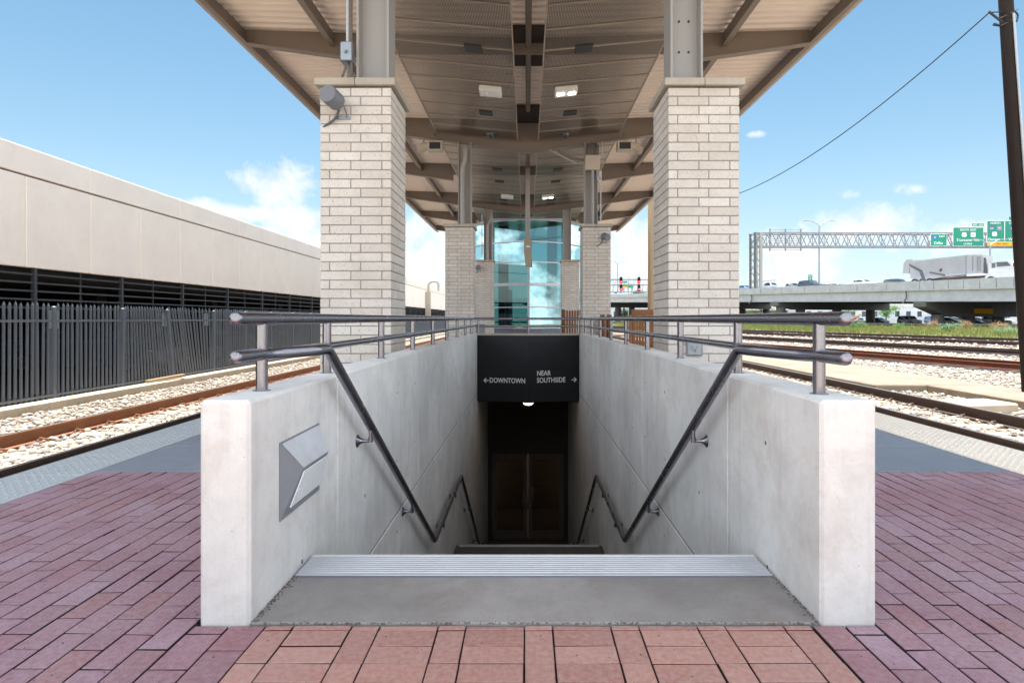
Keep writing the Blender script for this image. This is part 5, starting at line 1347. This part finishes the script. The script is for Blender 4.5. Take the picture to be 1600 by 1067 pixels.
# rail signals on a lattice bridge
SGD = 66
sg_ = thing('signal_bridge', W(1000, 500, SGD), 'thin pale lattice signal bridge over the tracks behind the gap', 'signal bridge')
x0, x1 = W(935, 0, SGD).x, W(1120, 0, SGD).x; zT, zM, zB = (W(0, v, SGD).z for v in (436.5, 445, 456))
mb = MB()
for z in (zT, zM, zB): mb.bar((x0, SGD, z), (x1, SGD, z), .07); mb.bar((x0, SGD+1, z), (x1, SGD+1, z), .07)
for i in range(25):
    x = x0+(x1-x0)*i/24; mb.bar((x, SGD, zB), (x, SGD, zT), .04); mb.bar((x, SGD+1, zB), (x+.5, SGD+1, zT), .04)
mb.build('lattice', M['galv'], sg_, 0)
for x in (x0, x1):
    mb = MB(); mb.tube([(x, SGD+.5, -.6), (x, SGD+.5, zT)], .15, 10); mb.build('leg', M['galv'], sg_)
for px, py, lab in ((970.5, 438, 'upper black rail signal head on the left of the signal bridge'), (970.5, 449.5, 'lower black rail signal head on the left of the signal bridge'), (998.5, 438, 'upper black rail signal head beside the tan pole'), (998.5, 449.5, 'lower black rail signal head beside the tan pole')):
    p = W(px, py, SGD-.4); root = thing('rail_signal', p, lab, 'rail signal', 'rail signal heads on the bridge')
    mb = MB(); mb.prism([(p.x+.16*math.cos(a)*1.0, p.z+(.22 if math.sin(a) > 0 else -.22)+.16*math.sin(a)) for a in [2*PI*i/20 for i in range(20)]], 'y', p.y, p.y+.12); mb.build('backboard', M['void'], root, 0)
    for dz, m in ((.17, M['dark']), (-.17, M['red_lit'])):
        mb = MB(); mb.tube([(p.x, p.y, p.z+dz), (p.x, p.y-.04, p.z+dz)], .085, 14); ln = mb.build('lens', m, root)
        mb = MB(); ring = [(p.x+.105*math.cos(a), p.z+dz+.105*math.sin(a)) for a in [PI*i/8 for i in range(9)]]
        mb.prism(ring+[(x*.0+p.x+(x-p.x)*.9, p.z+dz+(z-p.z-dz)*.9) for x, z in ring[::-1]], 'y', p.y-.2, p.y-.001); mb.build('hood', M['void'], ln, 0)
# far green sign seen behind the signals
p = W(984, 448, 185); root = thing('far_road_sign', p, 'distant green road sign with a yellow corner strip behind the rail signals', 'road sign')
mb = MB(); a, b = W(972, 450, 185), W(989, 444, 185); mb.box(a.x, b.x, 185, 185.1, a.z, b.z); mb.build('panel', M['green'], root, 0)
mb = MB(); a, b = W(974, 439.2, 185), W(980, 442.5, 185); mb.box(a.x, b.x, 185, 185.1, b.z, a.z); mb.build('exit_tab', M['green'], root, 0)
mb = MB(); a, b = W(972, 450.2, 184.9), W(980, 448, 184.9); mb.box(a.x, b.x, 184.85, 184.98, a.z, b.z); mb.build('yellow_strip', M['yellow'], root, 0)
mb = MB(); 
for px in (975, 987): a = W(px, 450, 185.2); mb.bar((a.x, 185.2, -.5), (a.x, 185.2, a.z+.5), .35)
mb.build('post', M['galv'], root, 0)

# ================================================================== poles, wire
PD = 12.1
root = thing('utility_pole', W(1600, 620, PD), 'dark leaning timber utility pole with a pale conduit beside the tracks', 'utility pole')
pb, pt_ = W(1612, 640, PD), W(1562, -150, PD)
def pole_at(z): f = (z-pb.z)/(pt_.z-pb.z); return pb.lerp(pt_, f)
mb = MB(); mb.tube([pb.lerp(pt_, f/8) for f in range(9)], [.145-.003*f for f in range(9)], 18); mb.build('shaft', M['pole_dark'], root)
mb = MB(); o = Vector((.03, -.155, 0)); mb.tube([pole_at(-.5)+o, pole_at(4)+o, pole_at(7.2)+o+Vector((-.01, .01, 0))], .022, 8); mb.build('conduit', M['conduit_white'], root)
mb = MB()
for z in (7.0, 7.15): mb.tube([pole_at(z)+Vector((-.17, -.05, 0)), pole_at(z+.12)+Vector((.1, -.17, 0))], .008, 6)
mb.build('tie_wire', M['cable'], root)
mb = MB(); wp = W(1546, 20, PD-.1); q = pole_at(wp.z)
mb.tube([wp, q+Vector((-.1, -.03, .05))], .012, 8); mb.tube([wp+Vector((-.02, 0, .02)), q+Vector((-.12, -.05, -.18))], .022, 8); mb.build('insulator_bracket', M['dark'], root)
mb = MB(); mb.tube([q+Vector((-.14, 0, -.22)), q+Vector((-.28, -.02, -.20))], [.02, .03], 8); mb.build('peg', M['dark'], root)
mb = MB(); mb.tube(fillet([q+Vector((.14, 0, .1)), q+Vector((.24, 0, .0)), q+Vector((.2, 0, -.14))], .06, 4), .016, 8); mb.build('cable_loop', M['dark'], root)
P2 = Vector((W(1017, 0, 34.2).x, 34.2, 0))
root = thing('timber_pole', (P2.x, P2.y, -.6), 'tan timber pole standing between the two freeway side piers', 'utility pole')
mb = MB(); mb.tube([(P2.x, P2.y, -.8), (P2.x, P2.y, 3.5), (P2.x-.02, P2.y, 8.6)], [.19, .175, .15], 16); mb.build('shaft', M['pole_tan'], root)
mb = MB(); mb.tube([(P2.x+.17, P2.y-.1, -.6), (P2.x+.16, P2.y-.1, 7.5)], .02, 6); mb.build('ground_wire', M['conduit_white'], root)
mb = MB(); e = Vector((P2.x-.02, P2.y, 8.1)); pts = []
p1157 = W(1157, 303, 22.6)
for i in range(29):
    t = i/28; pts.append(wp.lerp(e, t)-Vector((0, 0, 4*1.75*t*(1-t))))
mb.tube(pts, .014, 6); tag(mb.build('overhead_wire', M['dark']), 'thin dark overhead wire sagging from the dark utility pole to the tan pole', 'wire')

# ================================================================== plants, far buildings
def shrub(p, r, h, n, mat, label, group=None, cat='shrub', name='shrub', seed=1):
    rs = random.Random(seed); root = thing(name, p, label, cat, group)
    mb = MB(); lf = MB(); cl = [(rs.gauss(0, r*.45), rs.gauss(0, r*.4), h*rs.uniform(.25, .85), rs.uniform(.25, .5)*r) for _ in range(9)]
    for cx, cy, cz, cr in cl: mb.tube([p, p+Vector((cx*.5, cy*.5, cz*.6)), p+Vector((cx, cy, cz))], [.025, .018, .008], 5)
    for k in range(n):
        cx, cy, cz, cr = rs.choice(cl); q = p+Vector((cx+rs.gauss(0, cr*.6), cy+rs.gauss(0, cr*.6), max(.03, cz+rs.gauss(0, cr*.6))))
        s = rs.uniform(.04, .11)*max(1, r/1.2); a = Vector((rs.gauss(0, 1), rs.gauss(0, 1), rs.gauss(0, .7))).normalized(); b = a.orthogonal().normalized()
        lf.add([q, q+a*s+b*s*.4, q+a*s*2, q+a*s-b*s*.4], [(0, 1, 2, 3)])
    mb.build('stems', M['bark'], root); lf.build('foliage', mat, root, 0); return root
for i, (px, u, v, r, h, mat, lab) in enumerate((
    (1262, 0, .5, 1.6, 1.5, 'leaf', 'big bright green shrub on the bank left of the handrail end'), (1184, 0, .55, 1.3, 1.0, 'leaf', 'green shrub on the bank just right of the nearest freeway side pier'),
    (1225, 0, .6, .9, .8, 'leaf', 'low green shrub on the bank between two bigger shrubs'), (1480, 0, .35, .8, .95, 'leaf_pale', 'pale blue green shrub in front of the wide bent cap'),
    (1352, 0, .75, .7, .7, 'leaf', 'small green shrub before the dark round columns'), (1575, 0, .3, .9, .5, 'leaf_pale', 'pale low shrub close to the foot of the dark pole'), (1455, 0, .85, .9, .8, 'tuft_brown', 'dry brown weed clump below the bent cap'),
    (1510, 0, .88, .8, .7, 'tuft_brown', 'dry brown weed clump in front of the parked cars'), (1562, 0, .88, .9, .8, 'tuft_brown', 'dry brown weed clump nearest the dark pole'), (1330, 0, .6, .6, .5, 'leaf', 'small leafy clump on the bank below the round columns'), (1405, 0, .6, .7, .5, 'leaf', 'small leafy clump on the bank in front of the parked white car'))):
    # find the bank point under this sight line
    best = min(((abs((bank_pt(uu/200, v).x-CX)/bank_pt(uu/200, v).y-(px-823)/F), uu/200) for uu in range(200)))
    p = bank_pt(best[1], v); shrub(p, r, h, 900, M[mat], lab, 'shrubs on the grassy bank', seed=20+i)
def tree(p, r, h, n, mat, label, seed, group):
    rs = random.Random(seed); root = thing('tree', p, label, 'tree', group); mb = MB(); lf = MB()
    mb.tube([p, p+Vector((.1, 0, h*.3)), p+Vector((.0, .1, h*.5))], [.22, .16, .11], 8); cl = []
    for k in range(14):
        a = rs.uniform(0, 6.28); q = p+Vector((math.cos(a)*r*rs.uniform(.15, .75), math.sin(a)*r*rs.uniform(.15, .75), h*rs.uniform(.4, .88))); cl.append((q, r*rs.uniform(.22, .42)))
        mb.tube([p+Vector((0, .05, h*.42)), (p+Vector((0, .05, h*.5))).lerp(q, .5), q], [.08, .05, .02], 6)
    for k in range(n):
        q, cr = rs.choice(cl); v = Vector((rs.gauss(0, 1), rs.gauss(0, 1), rs.gauss(0, .8))); q = q+v*cr*.55; s = rs.uniform(.12, .25)
        a = Vector((rs.gauss(0, 1), rs.gauss(0, 1), rs.gauss(0, .6))).normalized(); b = a.orthogonal().normalized(); lf.add([q, q+a*s+b*s*.5, q+a*s*2, q+a*s-b*s*.5], [(0, 1, 2, 3)])
    mb.build('trunk', M['bark'], root); lf.build('crown', mat, root, 0)
for i, (px, d, r, h, lab) in enumerate(((1384, 125, 2.6, 3.8, 'small green tree seen beneath the freeway between two dark columns'), (1190, 135, 4, 6, 'dark green tree beneath the freeway just past the nearest freeway side pier'), (1322, 150, 3, 4.5, 'green tree beneath the freeway beside the brick rubble'), (975, 150, 3, 3.2, 'tiny green tree beneath the freeway seen through the gap'))):
    d *= FS; p = W(px, 500, d); r *= FS; h *= FS; tree(Vector((p.x, p.y, LOT)), r, h, 1400, M['leaf'], lab, 50+i, 'trees beyond the freeway')
def far_building(label, px0, px1, py, d, mat, dep=14, win=True):
    d *= FS; a, b = W(px0, 500, d), W(px1, py, d); root = thing('building', ((a.x+b.x)/2, d, LOT), label, 'building')
    mb = MB(); mb.box(a.x, b.x, d, d+dep, LOT-.2, b.z); mb.build('walls', mat, root, 0)
    mb = MB(); mb.box(a.x-.2, b.x+.2, d-.2, d+dep, b.z+.002, b.z+.35); mb.build('parapet', M['wall'], root, 0)
    n = max(2, int((b.x-a.x)/4)); w = (b.x-a.x)/n
    for k in range(n):
        mb = MB(); x = a.x+k*w+w*.3; mb.box(x, x+w*.4, d-.05, d-.003, LOT+(b.z-LOT)*.35, LOT+(b.z-LOT)*.72); mb.build('window', M['carglass'], root, 0)
far_building('long white low building seen beneath the freeway behind the round columns', 1255, 1480, 480, 165, M['bldg'])
far_building('white building seen beneath the freeway behind the parked cars', 1490, 1640, 484, 150, M['bldg'])
far_building('pale distant building seen beneath the freeway through the gap', 940, 1060, 482, 190, M['bldg'])
far_building('grey low building seen beneath the freeway near the first pier', 1160, 1245, 485, 175, M['wall_dark'])
p = W(1332, 500, 165); mb = MB(); rs = random.Random(9)
for k in range(70):
    q = Vector((p.x+rs.gauss(0, 3.5), p.y+rs.gauss(0, 2), LOT)); q.z += max(.1, 2.8-abs(q.x-p.x)*.5)*rs.random(); s = rs.uniform(.15, .5)
    mb.box(-s, s, -s*.6, s*.6, -s*.5, s*.5, .03, Matrix.Translation(q) @ Matrix.Rotation(rs.uniform(0, 3), 4, 'Z') @ Matrix.Rotation(rs.gauss(0, .4), 4, 'X'))
tag(mb.build('rubble_heap', M['brickred'], None, 0), 'heap of reddish brick rubble seen beneath the freeway', 'rubble heap')
# low barrier rail along the lot
mb = MB(); 
for k in range(-4, 13):
    q = FP(k*.16, -1.6, LOT-.05); mb.bar(q, q+Vector((0, 0, .55)), .12)
mb.bar(FP(-.7, -1.6, LOT+.42), FP(2.0, -1.6, LOT+.42), .08, .22)
tag(mb.build('guard_barrier', M['cable'], None, 0), 'dark low barrier rail along the edge of the lot beneath the freeway', 'barrier')

# ================================================================== sky, sun, camera
SUN_EL, SUN_AZ = math.radians(74), math.radians(-2)     # azimuth measured from +Y towards +X
w = bpy.data.worlds.new('World'); S.world = w; w.use_nodes = True; nt = w.node_tree; nt.nodes.clear()
T = NT.__new__(NT); T.t = nt; T.m = None
out = T.n('ShaderNodeOutputWorld')
sky = T.n('ShaderNodeTexSky', sky_type='NISHITA'); sky.sun_disc = False; sky.sun_elevation = SUN_EL; sky.sun_rotation = SUN_AZ
sky.altitude = 0; sky.air_density = 1.0; sky.dust_density = SKY_DUST; sky.ozone_density = 1.0
tc = T.n('ShaderNodeTexCoord'); nrm = T.n('ShaderNodeVectorMath', operation='NORMALIZE'); T.l(tc.outputs['Generated'], nrm.inputs[0]); D = nrm.outputs[0]
nz = T.noise(D, 11, 12, .60, .35); nz2 = T.noise(D, 26, 8, .65, .3)
def blob(px, py, rx, ry):
    d = Vector(((px-823)/F, 1, (498-py)/F)); L = d.length; d /= L
    s = T.n('ShaderNodeVectorMath', operation='SUBTRACT'); T.l(D, s.inputs[0]); s.inputs[1].default_value = d
    m = T.n('ShaderNodeVectorMath', operation='MULTIPLY'); T.l(s.outputs[0], m.inputs[0]); m.inputs[1].default_value = (F*L/rx, F*L/rx, F*L/ry)
    ln = T.n('ShaderNodeVectorMath', operation='LENGTH'); T.l(m.outputs[0], ln.inputs[0])
    return T.math('SUBTRACT', 1.0, ln.outputs[1])
acc = None
for b in ((445, 286, 84, 54), (475, 345, 80, 40), (350, 332, 130, 20), (680, 420, 120, 110), (1345, 358, 125, 58), (1250, 405, 130, 66), (1440, 292, 48, 22), (1325, 305, 30, 14), (1010, 420, 70, 110), (970, 370, 50, 60), (1500, 375, 90, 40), (1180, 210, 26, 8), (930, 400, 60, 60), (480, 375, 60, 30)):
    v = blob(*b); v = v if b[2] > 49 else T.math('MULTIPLY', v, .62); acc = v if acc is None else T.math('MAXIMUM', acc, v)
sep = T.n('ShaderNodeSeparateXYZ'); T.l(D, sep.inputs[0])
# scattered clouds low in the sky; unseen clouds added behind as fill light
low = T.ramp(sep.outputs[2], [(0, g(.75)), (.10, g(.45)), (.26, g(0))])
back = T.ramp(sep.outputs[1], [(.30, g(FILL_CLOUD_COV)), (.60, g(0))])
gen = T.math('SUBTRACT', T.math('MAXIMUM', low, back), .62)
acc = T.math('MAXIMUM', T.math('MULTIPLY', acc, 1.0), gen)
mask = T.math('ADD', acc, T.math('MULTIPLY', T.math('SUBTRACT', nz, .5), 1.8))
mask = T.math('ADD', mask, T.math('MULTIPLY', T.math('SUBTRACT', nz2, .5), .8))
mask = T.ramp(mask, [(.22, g(0)), (.48, g(.5)), (.85, g(.96))])
hz = T.ramp(sep.outputs[2], [(0, g(.62)), (.10, g(.38)), (.25, g(.10)), (.42, g(0))])
hs = T.n('ShaderNodeHueSaturation'); T.l(sky.outputs[0], hs.inputs['Color']); hs.inputs['Saturation'].default_value = SKY_SAT; hs.inputs['Hue'].default_value = SKY_HUE
bg = T.n('ShaderNodeBackground'); scl = T.n('ShaderNodeVectorMath', operation='SCALE'); T.l(hs.outputs[0], scl.inputs[0]); scl.inputs['Scale'].default_value = SKY_ST; hzc = T.mix(hz, scl.outputs[0], (.78*HAZE, .90*HAZE, HAZE, 1)); T.l(hzc, bg.inputs[0]); bg.inputs[1].default_value = 1
cl = T.n('ShaderNodeBackground'); shade = T.mix(T.ramp(nz2, [(.35, g(0)), (.6, g(1))]), (.76, .82, .90, 1), (1.04, 1.03, 1.02, 1)); T.l(shade, cl.inputs[0]); T.l(T.math('MULTIPLY', T.ramp(sep.outputs[1], [(.42, g(1)), (.68, g(CLOUD_FRONT))]), CLOUD_ST), cl.inputs[1])  # clouds out of frame made far brighter, as fill light
mx = T.n('ShaderNodeMixShader'); T.l(mask, mx.inputs[0]); T.l(bg.outputs[0], mx.inputs[1]); T.l(cl.outputs[0], mx.inputs[2]); T.l(mx.outputs[0], out.inputs[0])
sl = bpy.data.lights.new('sun', 'SUN'); sl.energy = SUN_ST; sl.angle = math.radians(.53); sl.color = (1, .955, .90)
so = bpy.data.objects.new('sun', sl); COL.objects.link(so)
sd = Vector((math.sin(SUN_AZ)*math.cos(SUN_EL), math.cos(SUN_AZ)*math.cos(SUN_EL), math.sin(SUN_EL)))
so.rotation_euler = sd.to_track_quat('Z', 'Y').to_euler(); so.location = (0, 0, 60)
cam = bpy.data.cameras.new('camera'); co = bpy.data.objects.new('camera', cam); COL.objects.link(co)
co.location = (CX, 0, EYE); co.rotation_euler = (PI/2, 0, 0)
cam.sensor_width = 36; cam.sensor_fit = 'HORIZONTAL'; cam.lens = 36*F/1600
cam.shift_x = -(823-800)/1600; cam.shift_y = -(533.5-498)/1600; cam.clip_end = 5000; cam.clip_start = .05
S.camera = co
S.view_settings.view_transform = 'Standard'; S.view_settings.look = 'None'; S.view_settings.exposure = EXPO; S.view_settings.gamma = 1
S.cycles.max_bounces = 10; S.cycles.diffuse_bounces = 6; S.cycles.transparent_max_bounces = 24; S.cycles.sample_clamp_indirect = 8
